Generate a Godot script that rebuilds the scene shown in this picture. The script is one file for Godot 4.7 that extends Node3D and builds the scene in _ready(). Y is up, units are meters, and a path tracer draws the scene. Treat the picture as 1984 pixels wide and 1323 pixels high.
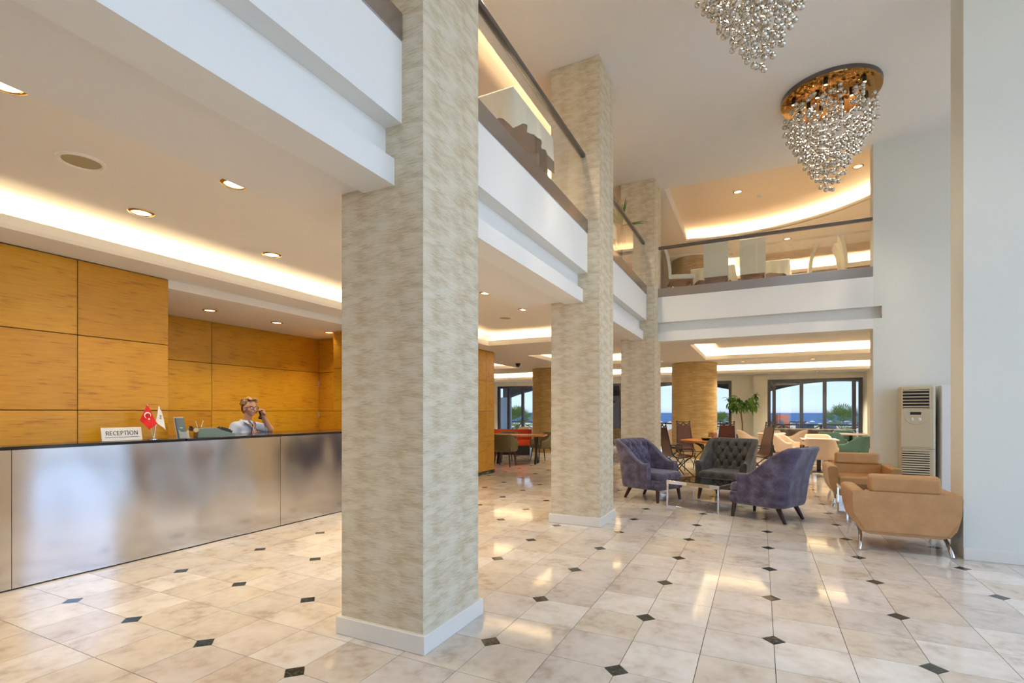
extends Node3D
# A hotel lobby: reception on the left, columns, a balcony floor above, a dining hall behind. y up, metres, camera above the origin, -z runs along the colonnade.
var M = {}
var taken = {}
var rng = RandomNumberGenerator.new()

class G:
	var v = PackedVector3Array()
	var n = PackedVector3Array()
	var c = PackedColorArray()
	var col = Color.WHITE
	var colored = false
	var x = Transform3D()
	func tri(a, b, d, na, nb, nd):
		a = x * a; b = x * b; d = x * d
		na = (x.basis * na).normalized(); nb = (x.basis * nb).normalized(); nd = (x.basis * nd).normalized()
		if (b - a).cross(d - a).dot(na + nb + nd) > 0.0:
			var t = b; b = d; d = t
			t = nb; nb = nd; nd = t
		v.append(a); v.append(b); v.append(d)
		n.append(na); n.append(nb); n.append(nd)
		if colored:
			c.append(col); c.append(col); c.append(col)
	func flat(a, b, d):
		var m = (b - a).cross(d - a).normalized()
		tri(a, b, d, m, m, m)
	func quad(a, b, d, e, m = null):
		if m == null: m = (b - a).cross(d - a).normalized()
		tri(a, b, d, m, m, m); tri(a, d, e, m, m, m)
	func box(lo, hi):
		var p = []
		for i in 8: p.append(Vector3(hi.x if i & 1 else lo.x, hi.y if i & 2 else lo.y, hi.z if i & 4 else lo.z))
		quad(p[0], p[1], p[3], p[2], Vector3(0, 0, -1)); quad(p[4], p[5], p[7], p[6], Vector3(0, 0, 1))
		quad(p[0], p[2], p[6], p[4], Vector3(-1, 0, 0)); quad(p[1], p[3], p[7], p[5], Vector3(1, 0, 0))
		quad(p[0], p[1], p[5], p[4], Vector3(0, -1, 0)); quad(p[2], p[3], p[7], p[6], Vector3(0, 1, 0))
	func rbox(ctr, s, r, b = Basis()):
		# a box with rounded edges: flat faces, edge strips and corners whose normals blend
		var old = x
		x = x * Transform3D(b, ctr)
		r = min(r, min(s.x, min(s.y, s.z)) * 0.499)
		var h = s / 2.0
		var ax = [Vector3.RIGHT, Vector3.UP, Vector3.BACK]
		var pt = func(sg, f):
			var q = Vector3()
			for k in 3: q[k] = sg[k] * (h[k] if k == f else h[k] - r)
			return q
		for f in 3:
			var g1 = (f + 1) % 3
			var g2 = (f + 2) % 3
			for e in [-1, 1]:
				var ps = []
				for k in [[-1, -1], [1, -1], [1, 1], [-1, 1]]:
					var sg = [0, 0, 0]
					sg[f] = e; sg[g1] = k[0]; sg[g2] = k[1]
					ps.append(pt.call(sg, f))
				quad(ps[0], ps[1], ps[2], ps[3], ax[f] * e)
			for e1 in [-1, 1]:
				for e2 in [-1, 1]:
					var A = [0, 0, 0]
					A[g1] = e1; A[g2] = e2
					var B = A.duplicate()
					A[f] = -1; B[f] = 1
					var n1 = ax[g1] * e1
					var n2 = ax[g2] * e2
					# two strips through the rounded middle
					var nm = (n1 + n2).normalized()
					var a1 = pt.call(A, g1); var a2 = pt.call(A, g2)
					var b1 = pt.call(B, g1); var b2 = pt.call(B, g2)
					var am = a1 + a2
					am = Vector3(0, 0, 0)
					am[f] = a1[f]; am[g1] = e1 * (h[g1] - r); am[g2] = e2 * (h[g2] - r)
					var bm = am
					bm[f] = b1[f]
					am += nm * r; bm += nm * r
					tri(a1, b1, bm, n1, n1, nm); tri(a1, bm, am, n1, nm, nm)
					tri(am, bm, b2, nm, nm, n2); tri(am, b2, a2, nm, n2, n2)
		for i in 8:
			var sg = [1 if i & 1 else -1, 1 if i & 2 else -1, 1 if i & 4 else -1]
			var P = [pt.call(sg, 0), pt.call(sg, 1), pt.call(sg, 2)]
			var N = [ax[0] * sg[0], ax[1] * sg[1], ax[2] * sg[2]]
			var ct = Vector3(sg[0] * (h.x - r), sg[1] * (h.y - r), sg[2] * (h.z - r))
			var mid = []
			var mn = []
			for k in 3:
				var q = (N[k] + N[(k + 1) % 3]).normalized()
				mn.append(q); mid.append(ct + q * r)
			for k in 3: tri(P[k], mid[k], mid[(k + 2) % 3], N[k], mn[k], mn[(k + 2) % 3])
			tri(mid[0], mid[1], mid[2], mn[0], mn[1], mn[2])
		x = old
	func tube(p, r, seg = 8, caps = true):
		var rad = func(i): return r[i] if r is Array else r
		var u = null
		var rings = []
		var norm = []
		for i in p.size():
			var t = (p[min(i + 1, p.size() - 1)] - p[max(i - 1, 0)]).normalized()
			if u == null: u = t.cross(Vector3.UP if abs(t.y) < 0.9 else Vector3.RIGHT).normalized()
			else: u = (u - t * u.dot(t)).normalized()
			var w = t.cross(u)
			var ring = []
			var nr = []
			for k in seg:
				var a = TAU * k / seg
				var d = u * cos(a) + w * sin(a)
				nr.append(d); ring.append(p[i] + d * rad.call(i))
			rings.append(ring); norm.append(nr)
		for i in p.size() - 1:
			for k in seg:
				var k2 = (k + 1) % seg
				tri(rings[i][k], rings[i + 1][k], rings[i + 1][k2], norm[i][k], norm[i + 1][k], norm[i + 1][k2])
				tri(rings[i][k], rings[i + 1][k2], rings[i][k2], norm[i][k], norm[i + 1][k2], norm[i][k2])
		if caps:
			for e in [0, p.size() - 1]:
				var m = (p[0] - p[1]).normalized() if e == 0 else (p[e] - p[e - 1]).normalized()
				for k in seg: tri(p[e], rings[e][k], rings[e][(k + 1) % seg], m, m, m)
	func lathe(pr, seg = 24, at = Vector3.ZERO):
		for i in pr.size() - 1:
			var a = pr[i]
			var b = pr[i + 1]
			var e = b - a
			if e.length() < 1e-6: continue
			var nm = Vector2(e.y, -e.x).normalized()
			var na = nm
			var nb = nm
			if i > 0:
				var q = a - pr[i - 1]
				var qm = Vector2(q.y, -q.x).normalized()
				if qm.dot(nm) > 0.6: na = (qm + nm).normalized()
			if i < pr.size() - 2:
				var q = pr[i + 2] - b
				var qm = Vector2(q.y, -q.x).normalized()
				if qm.dot(nm) > 0.6: nb = (qm + nm).normalized()
			for k in seg:
				var t0 = TAU * k / seg
				var t1 = TAU * (k + 1) / seg
				var d0 = Vector3(cos(t0), 0, sin(t0))
				var d1 = Vector3(cos(t1), 0, sin(t1))
				var P = func(s, d): return at + d * s.x + Vector3(0, s.y, 0)
				var N = func(m, d): return d * m.x + Vector3(0, m.y, 0)
				if a.x > 1e-5: tri(P.call(a, d0), P.call(a, d1), P.call(b, d1), N.call(na, d0), N.call(na, d1), N.call(nb, d1))
				if b.x > 1e-5: tri(P.call(a, d0), P.call(b, d1), P.call(b, d0), N.call(na, d0), N.call(nb, d1), N.call(nb, d0))
	func prism(poly, z0, z1):
		var ix = Geometry2D.triangulate_polygon(PackedVector2Array(poly))
		for i in range(0, ix.size(), 3):
			for z in [z0, z1]:
				var m = Vector3(0, 0, 1 if z == max(z0, z1) else -1)
				var q = []
				for k in 3: q.append(Vector3(poly[ix[i + k]].x, poly[ix[i + k]].y, z))
				tri(q[0], q[1], q[2], m, m, m)
		var ccw = not Geometry2D.is_polygon_clockwise(PackedVector2Array(poly))
		for i in poly.size():
			var a = poly[i]
			var b = poly[(i + 1) % poly.size()]
			var e = b - a
			var m = Vector3(e.y, -e.x, 0).normalized() * (1 if ccw else -1)
			quad(Vector3(a.x, a.y, z0), Vector3(b.x, b.y, z0), Vector3(b.x, b.y, z1), Vector3(a.x, a.y, z1), m)
	func grid(p, wrap_u = false, wrap_v = false, flip = false):
		# smooth surface through rows of points
		var R = p.size()
		var C = p[0].size()
		var N = []
		for i in R:
			var row = []
			for j in C:
				var a = p[(i + 1) % R if wrap_u else min(i + 1, R - 1)][j] - p[(i + R - 1) % R if wrap_u else max(i - 1, 0)][j]
				var b = p[i][(j + 1) % C if wrap_v else min(j + 1, C - 1)] - p[i][(j + C - 1) % C if wrap_v else max(j - 1, 0)]
				var m = a.cross(b)
				row.append(m.normalized() * (-1.0 if flip else 1.0) if m.length() > 1e-12 else Vector3.UP)
			N.append(row)
		for i in (R if wrap_u else R - 1):
			for j in (C if wrap_v else C - 1):
				var i2 = (i + 1) % R
				var j2 = (j + 1) % C
				tri(p[i][j], p[i2][j], p[i2][j2], N[i][j], N[i2][j], N[i2][j2])
				tri(p[i][j], p[i2][j2], p[i][j2], N[i][j], N[i2][j2], N[i][j2])
	func loft(rings, cap = true):
		# closed rings skinned one to the next; normals turned outwards
		var p0 = rings[rings.size() / 2]
		var ct = Vector3.ZERO
		for q in p0: ct += q / p0.size()
		var m = rings.size() / 2
		var a = rings[min(m + 1, rings.size() - 1)][0] - rings[max(m - 1, 0)][0]
		var b = p0[1] - p0[p0.size() - 1]
		grid(rings, false, true, a.cross(b).dot(p0[0] - ct) < 0)
		if cap:
			for e in [0, rings.size() - 1]:
				var r = rings[e]
				var q = Vector3.ZERO
				for t in r: q += t / r.size()
				var o = rings[1 if e == 0 else e - 1]
				var oc = Vector3.ZERO
				for t in o: oc += t / o.size()
				var nn = (q - oc).normalized()
				for k in r.size(): tri(q, r[k], r[(k + 1) % r.size()], nn, nn, nn)
	func sphere(ctr, r, su = 12, sv = 8):
		var rows = []
		for i in sv + 1:
			var row = []
			for k in su: row.append(ctr + (Vector3(cos(TAU * k / su) * sin(PI * i / sv), cos(PI * i / sv), sin(TAU * k / su) * sin(PI * i / sv)) * r))
			rows.append(row)
		var rr = r if r is Vector3 else Vector3.ONE * r
		for i in sv:
			for k in su:
				var k2 = (k + 1) % su
				var nf = func(q): return ((q - ctr) / (rr * rr)).normalized()
				var a = rows[i][k]; var b = rows[i + 1][k]; var d = rows[i + 1][k2]; var e = rows[i][k2]
				if i < sv - 1: tri(a, b, d, nf.call(a), nf.call(b), nf.call(d))
				if i > 0: tri(a, d, e, nf.call(a), nf.call(d), nf.call(e))
	func mesh():
		var arr = []
		arr.resize(Mesh.ARRAY_MAX)
		arr[Mesh.ARRAY_VERTEX] = v
		arr[Mesh.ARRAY_NORMAL] = n
		if colored: arr[Mesh.ARRAY_COLOR] = c
		var m = ArrayMesh.new()
		m.add_surface_from_arrays(Mesh.PRIMITIVE_TRIANGLES, arr)
		return m

func V(a, b, c): return Vector3(a, b, c)
func numbered(s):
	if not taken.has(s):
		taken[s] = 0
		return s
	taken[s] += 1
	return "%s_%03d" % [s, taken[s]]
func tag(o, label, category = "", group = "", kind = ""):
	o.set_meta("label", label)
	if category: o.set_meta("category", category)
	if group: o.set_meta("group", group)
	if kind: o.set_meta("kind", kind)
	return o
func obj(called, g, m, parent = null):
	var o = MeshInstance3D.new()
	o.mesh = g.mesh() if g is G else g
	o.material_override = m
	if parent == null:
		o.name = numbered(called)
		add_child(o)
	else:
		o.name = called
		parent.add_child(o, true)
	return o
func thing(called, label, category, at = Vector3.ZERO, turn = 0.0, group = ""):
	var o = Node3D.new()
	o.name = numbered(called)
	add_child(o)
	o.position = at
	o.rotation.y = turn
	return tag(o, label, category, group)
func dup(o, at, turn, label = "", group = ""):
	var r = o.duplicate()
	r.name = numbered(String(o.name).rstrip("0123456789").rstrip("_"))
	add_child(r)
	r.position = at
	r.rotation.y = turn
	if label: r.set_meta("label", label)
	if group: r.set_meta("group", group)
	return r
func struct(called, g, m, parent = null, label = ""):
	var o
	if g == null:
		o = Node3D.new()
		o.name = numbered(called)
		add_child(o)
	else: o = obj(called, g, m, parent)
	if parent == null: o.set_meta("kind", "structure")
	if label: o.set_meta("label", label)
	return o
func bx(x0, x1, y0, y1, z0, z1, g = null):
	if g == null: g = G.new()
	g.box(V(min(x0, x1), min(y0, y1), min(z0, z1)), V(max(x0, x1), max(y0, y1), max(z0, z1)))
	return g
func rb(ctr, s, r = 0.01, b = Basis()):
	var g = G.new()
	g.rbox(ctr, s, r, b)
	return g
func tb(p, r, seg = 8):
	var g = G.new()
	g.tube(p, r, seg)
	return g
func lt(pr, seg = 24, at = Vector3.ZERO):
	var g = G.new()
	g.lathe(pr, seg, at)
	return g
func curve(pts, each = 6):
	# Catmull-Rom through the points
	var o = []
	for i in pts.size() - 1:
		var a = pts[max(i - 1, 0)]
		var d = pts[min(i + 2, pts.size() - 1)]
		for k in each:
			var t = float(k) / each
			o.append(0.5 * (2.0 * pts[i] + (pts[i + 1] - a) * t + (2.0 * a - 5.0 * pts[i] + 4.0 * pts[i + 1] - d) * t * t + (3.0 * pts[i] - a - 3.0 * pts[i + 1] + d) * t * t * t))
	o.append(pts[-1])
	return o
func slab(x0, x1, y0, y1, z0, z1, holes):
	# a slab with rectangular holes [x0, x1, z0, z1] cut right through
	var g = G.new()
	var xs = [x0, x1]
	var zs = [z0, z1]
	for h in holes:
		xs.append_array([clampf(h[0], x0, x1), clampf(h[1], x0, x1)]); zs.append_array([clampf(h[2], z0, z1), clampf(h[3], z0, z1)])
	xs.sort(); zs.sort()
	for i in xs.size() - 1:
		for k in zs.size() - 1:
			if xs[i + 1] - xs[i] < 1e-4 or zs[k + 1] - zs[k] < 1e-4: continue
			var mx = (xs[i] + xs[i + 1]) / 2
			var mz = (zs[k] + zs[k + 1]) / 2
			var inside = false
			for h in holes:
				if mx > h[0] and mx < h[1] and mz > h[2] and mz < h[3]: inside = true
			if not inside: bx(xs[i], xs[i + 1], y0, y1, zs[k], zs[k + 1], g)
	return g

# ---- materials
func noise_img(w, h, freq, oct, sd, type = FastNoiseLite.TYPE_SIMPLEX_SMOOTH):
	var f = FastNoiseLite.new()
	f.noise_type = type
	f.seed = sd
	f.frequency = freq
	f.fractal_octaves = oct
	return f.get_seamless_image(w, h)
func tex(layers, stops, size = 512):
	# layers: [image, weight]; the sum, 0..1, runs through the colour stops [[t, Color], ...]
	var gr = Gradient.new()
	gr.offsets = PackedFloat32Array(stops.map(func(s): return s[0]))
	gr.colors = PackedColorArray(stops.map(func(s): return s[1]))
	var lut = []
	for i in 256: lut.append(gr.sample(i / 255.0))
	var data = []
	var ws = []
	for l in layers:
		var im = l[0]
		im.resize(size, size, Image.INTERPOLATE_CUBIC)
		im.convert(Image.FORMAT_L8)
		data.append(im.get_data())
		ws.append(l[1])
	var out = PackedByteArray()
	out.resize(size * size * 3)
	for i in size * size:
		var s = 0.0
		for k in data.size(): s += data[k][i] * ws[k]
		var c = lut[clampi(int(s), 0, 255)]
		out[i * 3] = int(c.r * 255); out[i * 3 + 1] = int(c.g * 255); out[i * 3 + 2] = int(c.b * 255)
	return ImageTexture.create_from_image(Image.create_from_data(size, size, false, Image.FORMAT_RGB8, out))
func mat(called, color, rough = 0.6, metal = 0.0, o = {}):
	var m = StandardMaterial3D.new()
	m.resource_name = called
	m.albedo_color = color
	m.roughness = rough
	m.metallic = metal
	if o.has("spec"): m.metallic_specular = o.spec
	if o.has("tex"):
		m.albedo_texture = o.tex
		m.uv1_triplanar = true
		m.uv1_world_triplanar = o.get("world", true)
		m.uv1_scale = o.get("scale", Vector3.ONE)
		m.uv1_offset = o.get("offset", Vector3.ZERO)
	if o.has("bump"):
		m.heightmap_enabled = true
		m.heightmap_texture = o.bump
		m.heightmap_scale = o.get("bump_scale", 0.1)
		m.uv1_triplanar = true
		m.uv1_world_triplanar = o.get("world", true)
		m.uv1_scale = o.get("scale", Vector3.ONE)
	if o.has("glow"):
		m.emission_enabled = true
		m.emission = o.get("glow_color", color)
		m.emission_energy_multiplier = o.glow
	if o.has("coat"):
		m.clearcoat_enabled = true
		m.clearcoat = o.coat
		m.clearcoat_roughness = 0.1
	if o.has("sheen"):
		m.rim_enabled = true
		m.rim = o.sheen
		m.rim_tint = 0.6
	if o.has("alpha"):
		m.transparency = BaseMaterial3D.TRANSPARENCY_ALPHA
		m.albedo_color.a = o.alpha
	if o.has("vc"): m.vertex_color_use_as_albedo = true
	if o.has("back"):
		m.backlight_enabled = true
		m.backlight = o.back
	M[called] = m
	return m
func C(r, g, b): return Color(r / 255.0, g / 255.0, b / 255.0)

func materials():
	var cloud = noise_img(512, 512, 0.006, 5, 3)
	var speck = noise_img(512, 512, 0.03, 4, 8)
	var streak = noise_img(48, 512, 0.03, 5, 5)      # stretched sideways: horizontal fibres
	var streak2 = noise_img(128, 512, 0.06, 4, 15)
	var fine = noise_img(512, 512, 0.25, 2, 9)
	var marble = tex([[cloud.duplicate(), 0.62], [speck.duplicate(), 0.38]], [[0.0, C(186, 172, 156)], [0.25, C(208, 199, 188)], [0.36, C(220, 213, 204)], [0.52, C(228, 223, 215)], [0.75, C(234, 230, 224)], [1.0, C(240, 237, 232)]])
	for i in 4:
		var tint = [Color(0.97, 0.96, 0.96), Color(0.95, 0.93, 0.9), Color(1, 1, 1), Color(0.93, 0.92, 0.92)][i]
		mat("marble%d" % i, tint, 0.07, 0.0, {"tex": marble, "scale": V(0.7, 0.7, 0.7), "offset": V(0.31 * i, 0.17 * i, 0.53 * i), "spec": 0.55})
	mat("marble_base", C(232, 227, 216), 0.3)
	mat("inset", Color(1, 1, 1), 0.09, 0.0, {"tex": tex([[speck.duplicate(), 0.7], [fine.duplicate(), 0.3]], [[0.0, C(26, 30, 28)], [0.5, C(46, 52, 48)], [0.7, C(80, 84, 70)], [1.0, C(120, 118, 96)]]), "scale": V(2, 2, 2)})
	mat("grout", C(96, 84, 72), 0.8)
	var thread = noise_img(40, 512, 0.3, 3, 52, FastNoiseLite.TYPE_VALUE_CUBIC)
	var grain = noise_img(110, 512, 0.2, 3, 53, FastNoiseLite.TYPE_VALUE_CUBIC)
	var paper = tex([[cloud.duplicate(), 0.4], [thread.duplicate(), 0.26], [grain.duplicate(), 0.34]], [[0.0, C(180, 159, 122)], [0.36, C(201, 184, 151)], [0.48, C(214, 200, 171)], [0.58, C(221, 210, 185)], [1.0, C(232, 225, 207)]])
	mat("wallpaper", Color(0.98, 0.98, 0.98), 0.7, 0.0, {"tex": paper, "scale": V(1.3, 3.2, 1.3)})
	var gold = tex([[streak.duplicate(), 0.5], [cloud.duplicate(), 0.35], [streak2.duplicate(), 0.2]], [[0.0, C(146, 116, 66)], [0.45, C(170, 142, 90)], [0.6, C(182, 156, 104)], [1.0, C(204, 182, 134)]])
	mat("gold_paper", Color(1, 1, 1), 0.55, 0.0, {"tex": gold, "scale": V(0.9, 1.6, 0.9)})
	var flame = noise_img(64, 512, 0.02, 5, 21)
	var fleck = noise_img(80, 512, 0.05, 3, 22)
	var wood = tex([[thread.duplicate(), 0.3], [fleck.duplicate(), 0.4], [cloud.duplicate(), 0.3]], [[0.0, C(138, 88, 18)], [0.29, C(172, 120, 28)], [0.36, C(192, 140, 34)], [0.5, C(198, 147, 38)], [1.0, C(210, 162, 56)]])
	for i in 3: mat("panel%d" % i, [Color(1, 0.98, 0.9), Color(0.96, 0.93, 0.84), Color(1, 1, 0.95)][i], 0.32, 0.0, {"tex": wood, "scale": V(0.8, 1.3, 0.8), "offset": V(0.37 * i, 0.29 * i, 0.61 * i)})
	mat("panel_gap", C(50, 28, 10), 0.8)
	var dw = tex([[flame.duplicate(), 0.7], [fleck.duplicate(), 0.3]], [[0.0, C(40, 18, 10)], [0.6, C(74, 36, 20)], [1.0, C(104, 56, 30)]])
	mat("dark_wood", Color(0.8, 0.75, 0.75), 0.35, 0.0, {"tex": dw, "scale": V(2, 2, 2), "world": false})
	mat("brown_wood", C(126, 72, 34), 0.4, 0.0)
	mat("oak", Color(1, 1, 1), 0.4, 0.0, {"tex": tex([[flame.duplicate(), 0.7], [fleck.duplicate(), 0.3]], [[0.0, C(140, 84, 40)], [0.5, C(186, 122, 66)], [1.0, C(212, 156, 98)]]), "scale": V(2, 2, 2), "world": false})
	mat("plaster", C(236, 234, 228), 0.85, 0.0, {"spec": 0.3})
	mat("wall_paint", C(226, 226, 216), 0.8, 0.0, {"spec": 0.3})
	mat("ceiling_paint", C(232, 228, 222), 0.9, 0.0, {"spec": 0.2})
	mat("warm_paint", C(234, 218, 200), 0.9, 0.0, {"spec": 0.2})
	mat("steel", C(205, 205, 210), 0.15, 1.0, {})
	mat("steel_cap", C(178, 172, 170), 0.25, 1.0)
	mat("chrome", C(225, 226, 228), 0.06, 1.0)
	mat("dark_steel", C(120, 116, 116), 0.3, 1.0)
	mat("granite", Color(1, 1, 1), 0.12, 0.0, {"tex": tex([[fine.duplicate(), 0.75], [speck.duplicate(), 0.25]], [[0.0, C(12, 11, 16)], [0.6, C(26, 23, 32)], [0.75, C(70, 62, 74)], [1.0, C(140, 130, 140)]], 256), "scale": V(6, 6, 6)})
	mat("glass", C(170, 190, 160), 0.02, 0.0, {"alpha": 0.03})
	mat("window_glass", C(20, 30, 40), 0.02, 0.0, {"alpha": 0.42})
	mat("clear_glass", C(220, 230, 232), 0.02, 0.0, {"alpha": 0.05})
	mat("frame", C(38, 44, 54), 0.4, 0.2)
	mat("strip", C(255, 214, 150), 0.5, 0.0, {"glow": 2.0, "glow_color": C(255, 216, 150)})
	mat("lamp_glow", C(255, 240, 210), 0.5, 0.0, {"glow": 5.0, "glow_color": C(255, 226, 170)})
	mat("brass", C(196, 160, 96), 0.2, 1.0)
	mat("gold_mirror", C(178, 128, 62), 0.07, 1.0)
	mat("ball", C(206, 202, 192), 0.04, 1.0)
	mat("grille", C(170, 156, 122), 0.8)
	mat("white_plastic", C(232, 230, 224), 0.4)
	mat("black", C(16, 16, 18), 0.4)
	mat("iron", C(24, 22, 22), 0.45, 0.3)
	mat("black_glass", C(10, 10, 11), 0.03, 0.0, {"spec": 0.7})
	var mottle = func(a, b, d): return tex([[noise_img(256, 256, 0.012, 4, 41), 0.75], [noise_img(256, 256, 0.08, 3, 42), 0.25]], [[0.25, a], [0.5, b], [0.75, d]], 256)
	mat("purple", Color(1, 1, 1), 0.8, 0.0, {"tex": mottle.call(C(62, 54, 72), C(84, 76, 98), C(108, 101, 126)), "scale": V(1.6, 1.6, 1.6), "world": false, "sheen": 0.7})
	mat("grey_velvet", Color(1, 1, 1), 0.8, 0.0, {"tex": mottle.call(C(48, 45, 40), C(66, 62, 55), C(88, 84, 76)), "scale": V(1.6, 1.6, 1.6), "world": false, "sheen": 0.5})
	mat("dark_button", C(36, 32, 40), 0.7)
	mat("tan_leather", Color(1, 1, 1), 0.42, 0.0, {"tex": mottle.call(C(184, 137, 86), C(189, 142, 90), C(195, 148, 96)), "scale": V(1.2, 1.2, 1.2), "world": false})
	mat("brown_leather", C(64, 26, 22), 0.28)
	mat("beige_fabric", C(226, 204, 186), 0.8, 0.0, {"sheen": 0.3})
	mat("green_fabric", C(64, 100, 96), 0.8, 0.0, {"sheen": 0.4})
	mat("olive_fabric", C(92, 84, 56), 0.8, 0.0, {"sheen": 0.3})
	mat("red_fabric", C(200, 66, 24), 0.75, 0.0, {"sheen": 0.3})
	mat("white_leather", C(228, 222, 198), 0.45)
	mat("linen", C(234, 230, 208), 0.8, 0.0, {"back": Color(0.25, 0.24, 0.2)})
	mat("marble_top", C(232, 228, 222), 0.2)
	mat("ac_body", C(206, 190, 158), 0.3)
	mat("leaf", C(58, 104, 34), 0.5, 0.0, {"back": Color(0.2, 0.35, 0.06)})
	mat("palm_leaf", C(96, 122, 52), 0.55, 0.0, {"back": Color(0.25, 0.32, 0.1)})
	mat("bark", C(112, 92, 66), 0.9)
	mat("sand", C(214, 198, 168), 0.9)
	mat("sea", C(48, 98, 144), 0.55, 0.0, {"spec": 0.2})
	mat("terrace", C(200, 190, 174), 0.8)
	mat("straw", C(232, 206, 166), 0.9)
	mat("terracotta", C(176, 92, 62), 0.85)
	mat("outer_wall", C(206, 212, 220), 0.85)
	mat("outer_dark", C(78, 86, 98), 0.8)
	mat("rail_wood", C(56, 40, 32), 0.6)

# ---- camera, sky, sun
func stage():
	var cam = Camera3D.new()
	cam.name = "camera"
	add_child(cam)
	cam.position = V(0, 1.36, 0)
	cam.rotation.y = deg_to_rad(26.15)
	cam.set_frustum(1323.0 / 978.0 * 0.1, Vector2(0, 136.5 / 978.0 * 0.1), 0.1, 6000.0)   # a shifted lens: the verticals stay upright
	cam.current = true
	var we = WorldEnvironment.new()
	var e = Environment.new()
	var sky = Sky.new()
	var ps = ProceduralSkyMaterial.new()
	ps.sky_top_color = C(128, 172, 226)
	ps.sky_horizon_color = C(192, 216, 244)
	ps.sky_curve = 0.25
	ps.ground_bottom_color = C(150, 140, 124)
	ps.ground_horizon_color = C(178, 184, 188)
	ps.sky_energy_multiplier = 1.0
	ps.energy_multiplier = 4.6
	sky.sky_material = ps
	e.background_mode = Environment.BG_SKY
	e.sky = sky
	e.tonemap_mode = Environment.TONE_MAPPER_LINEAR
	e.tonemap_exposure = 1.0
	e.sdfgi_enabled = true
	e.ssao_enabled = true
	e.ssil_enabled = true
	we.environment = e
	add_child(we)
	var sun = DirectionalLight3D.new()
	sun.name = "sun"
	sun.light_color = C(255, 246, 230)
	sun.light_energy = 2.0
	sun.light_angular_distance = 0.6
	sun.shadow_enabled = true
	sun.sky_mode = DirectionalLight3D.SKY_MODE_LIGHT_ONLY
	add_child(sun)
	sun.look_at_from_position(V(4, 9, 6.5), Vector3.ZERO)

func area(at, towards, sx, sy, energy, color):
	var l = AreaLight3D.new()
	l.name = numbered("area_light")
	l.area_size = Vector2(sx, sy)
	l.area_normalize_energy = true
	l.light_energy = energy
	l.light_color = color
	l.shadow_enabled = true
	l.area_range = 40.0
	add_child(l)
	l.look_at_from_position(at, at + towards, V(0, 0, 1) if abs(towards.y) > 0.9 else Vector3.UP)
	return l
func spot(at, towards, angle, energy, color, size = 0.05):
	var l = SpotLight3D.new()
	l.name = numbered("spot_light")
	l.spot_angle = angle
	l.spot_angle_attenuation = 0.8
	l.spot_range = 40.0
	l.spot_attenuation = 2.0
	l.light_energy = energy
	l.light_color = color
	l.light_size = size
	l.shadow_enabled = true
	add_child(l)
	l.look_at_from_position(at, at + towards, V(0, 0, 1) if abs(towards.y) > 0.9 else Vector3.UP)

var WARM = C(255, 226, 180)
var tray_no = 0
func tray(x0, x1, z0, z1, y, dep, power, m, sides = "lrfb", w = 0.24):
	# a raised ceiling field: lips round the opening, a trough behind them with a light strip, and the field above
	var s = struct("trim", null, null, null, "raised ceiling field with a lit cove behind its lip")
	s.name = "trim_%d" % (20 + tray_no)
	tray_no += 1
	var g = G.new()
	bx(x0 - 0.02, x0, y + 0.03, y + 0.1, z0 - 0.02, z1 + 0.02, g); bx(x1, x1 + 0.02, y + 0.03, y + 0.1, z0 - 0.02, z1 + 0.02, g)
	bx(x0, x1, y + 0.03, y + 0.1, z0 - 0.02, z0, g); bx(x0, x1, y + 0.03, y + 0.1, z1, z1 + 0.02, g)
	obj("lip", g, M.plaster, s)
	g = G.new()
	bx(x0 - w - 0.02, x0 - w, y + 0.03, y + dep, z0 - w, z1 + w, g); bx(x1 + w, x1 + w + 0.02, y + 0.03, y + dep, z0 - w, z1 + w, g)
	bx(x0 - w, x1 + w, y + 0.03, y + dep, z0 - w - 0.02, z0 - w, g); bx(x0 - w, x1 + w, y + 0.03, y + dep, z1 + w, z1 + w + 0.02, g)
	obj("trough_wall", g, m, s)
	obj("raised_field", bx(x0 - w, x1 + w, y + dep, y + dep + 0.02, z0 - w, z1 + w), m, s)
	for k in sides:
		var lx = x1 - x0
		var lz = z1 - z0
		var at = {"l": V(x0 - 0.14, 0, (z0 + z1) / 2), "r": V(x1 + 0.14, 0, (z0 + z1) / 2), "f": V((x0 + x1) / 2, 0, z0 - 0.14), "b": V((x0 + x1) / 2, 0, z1 + 0.14)}[k]
		var lr = k in "lr"
		var ln = lz if lr else lx
		at.y = y + 0.033
		var hx = 0.02 if lr else ln / 2
		var hz = ln / 2 if lr else 0.02
		obj("light_strip", bx(at.x - hx, at.x + hx, at.y, at.y + 0.012, at.z - hz, at.z + hz), M.strip, s)
		area(V(at.x, y + 0.05, at.z), Vector3.UP, 0.04 if lr else ln, ln if lr else 0.04, power * ln, WARM)
	return s

func panels(s, axis, at, face, spans, rows, depth = 0.018, gap = 0.006):
	# wood panels on a wall: axis "x" means the wall lies at x = at and the spans run in z
	var i = rng.randi() % 3
	for sp in spans:
		for r in rows:
			i += 1
			var a = sp[0] + gap / 2
			var b = sp[1] - gap / 2
			var lo = at if face > 0 else at - depth
			var c = V(lo + depth / 2, (r[0] + r[1]) / 2, (a + b) / 2) if axis == "x" else V((a + b) / 2, (r[0] + r[1]) / 2, lo + depth / 2)
			var sz = V(depth, r[1] - r[0] - gap, b - a) if axis == "x" else V(b - a, r[1] - r[0] - gap, depth)
			obj("wood_panel", rb(c, sz, 0.003), M["panel%d" % (i % 3)], s)

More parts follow.
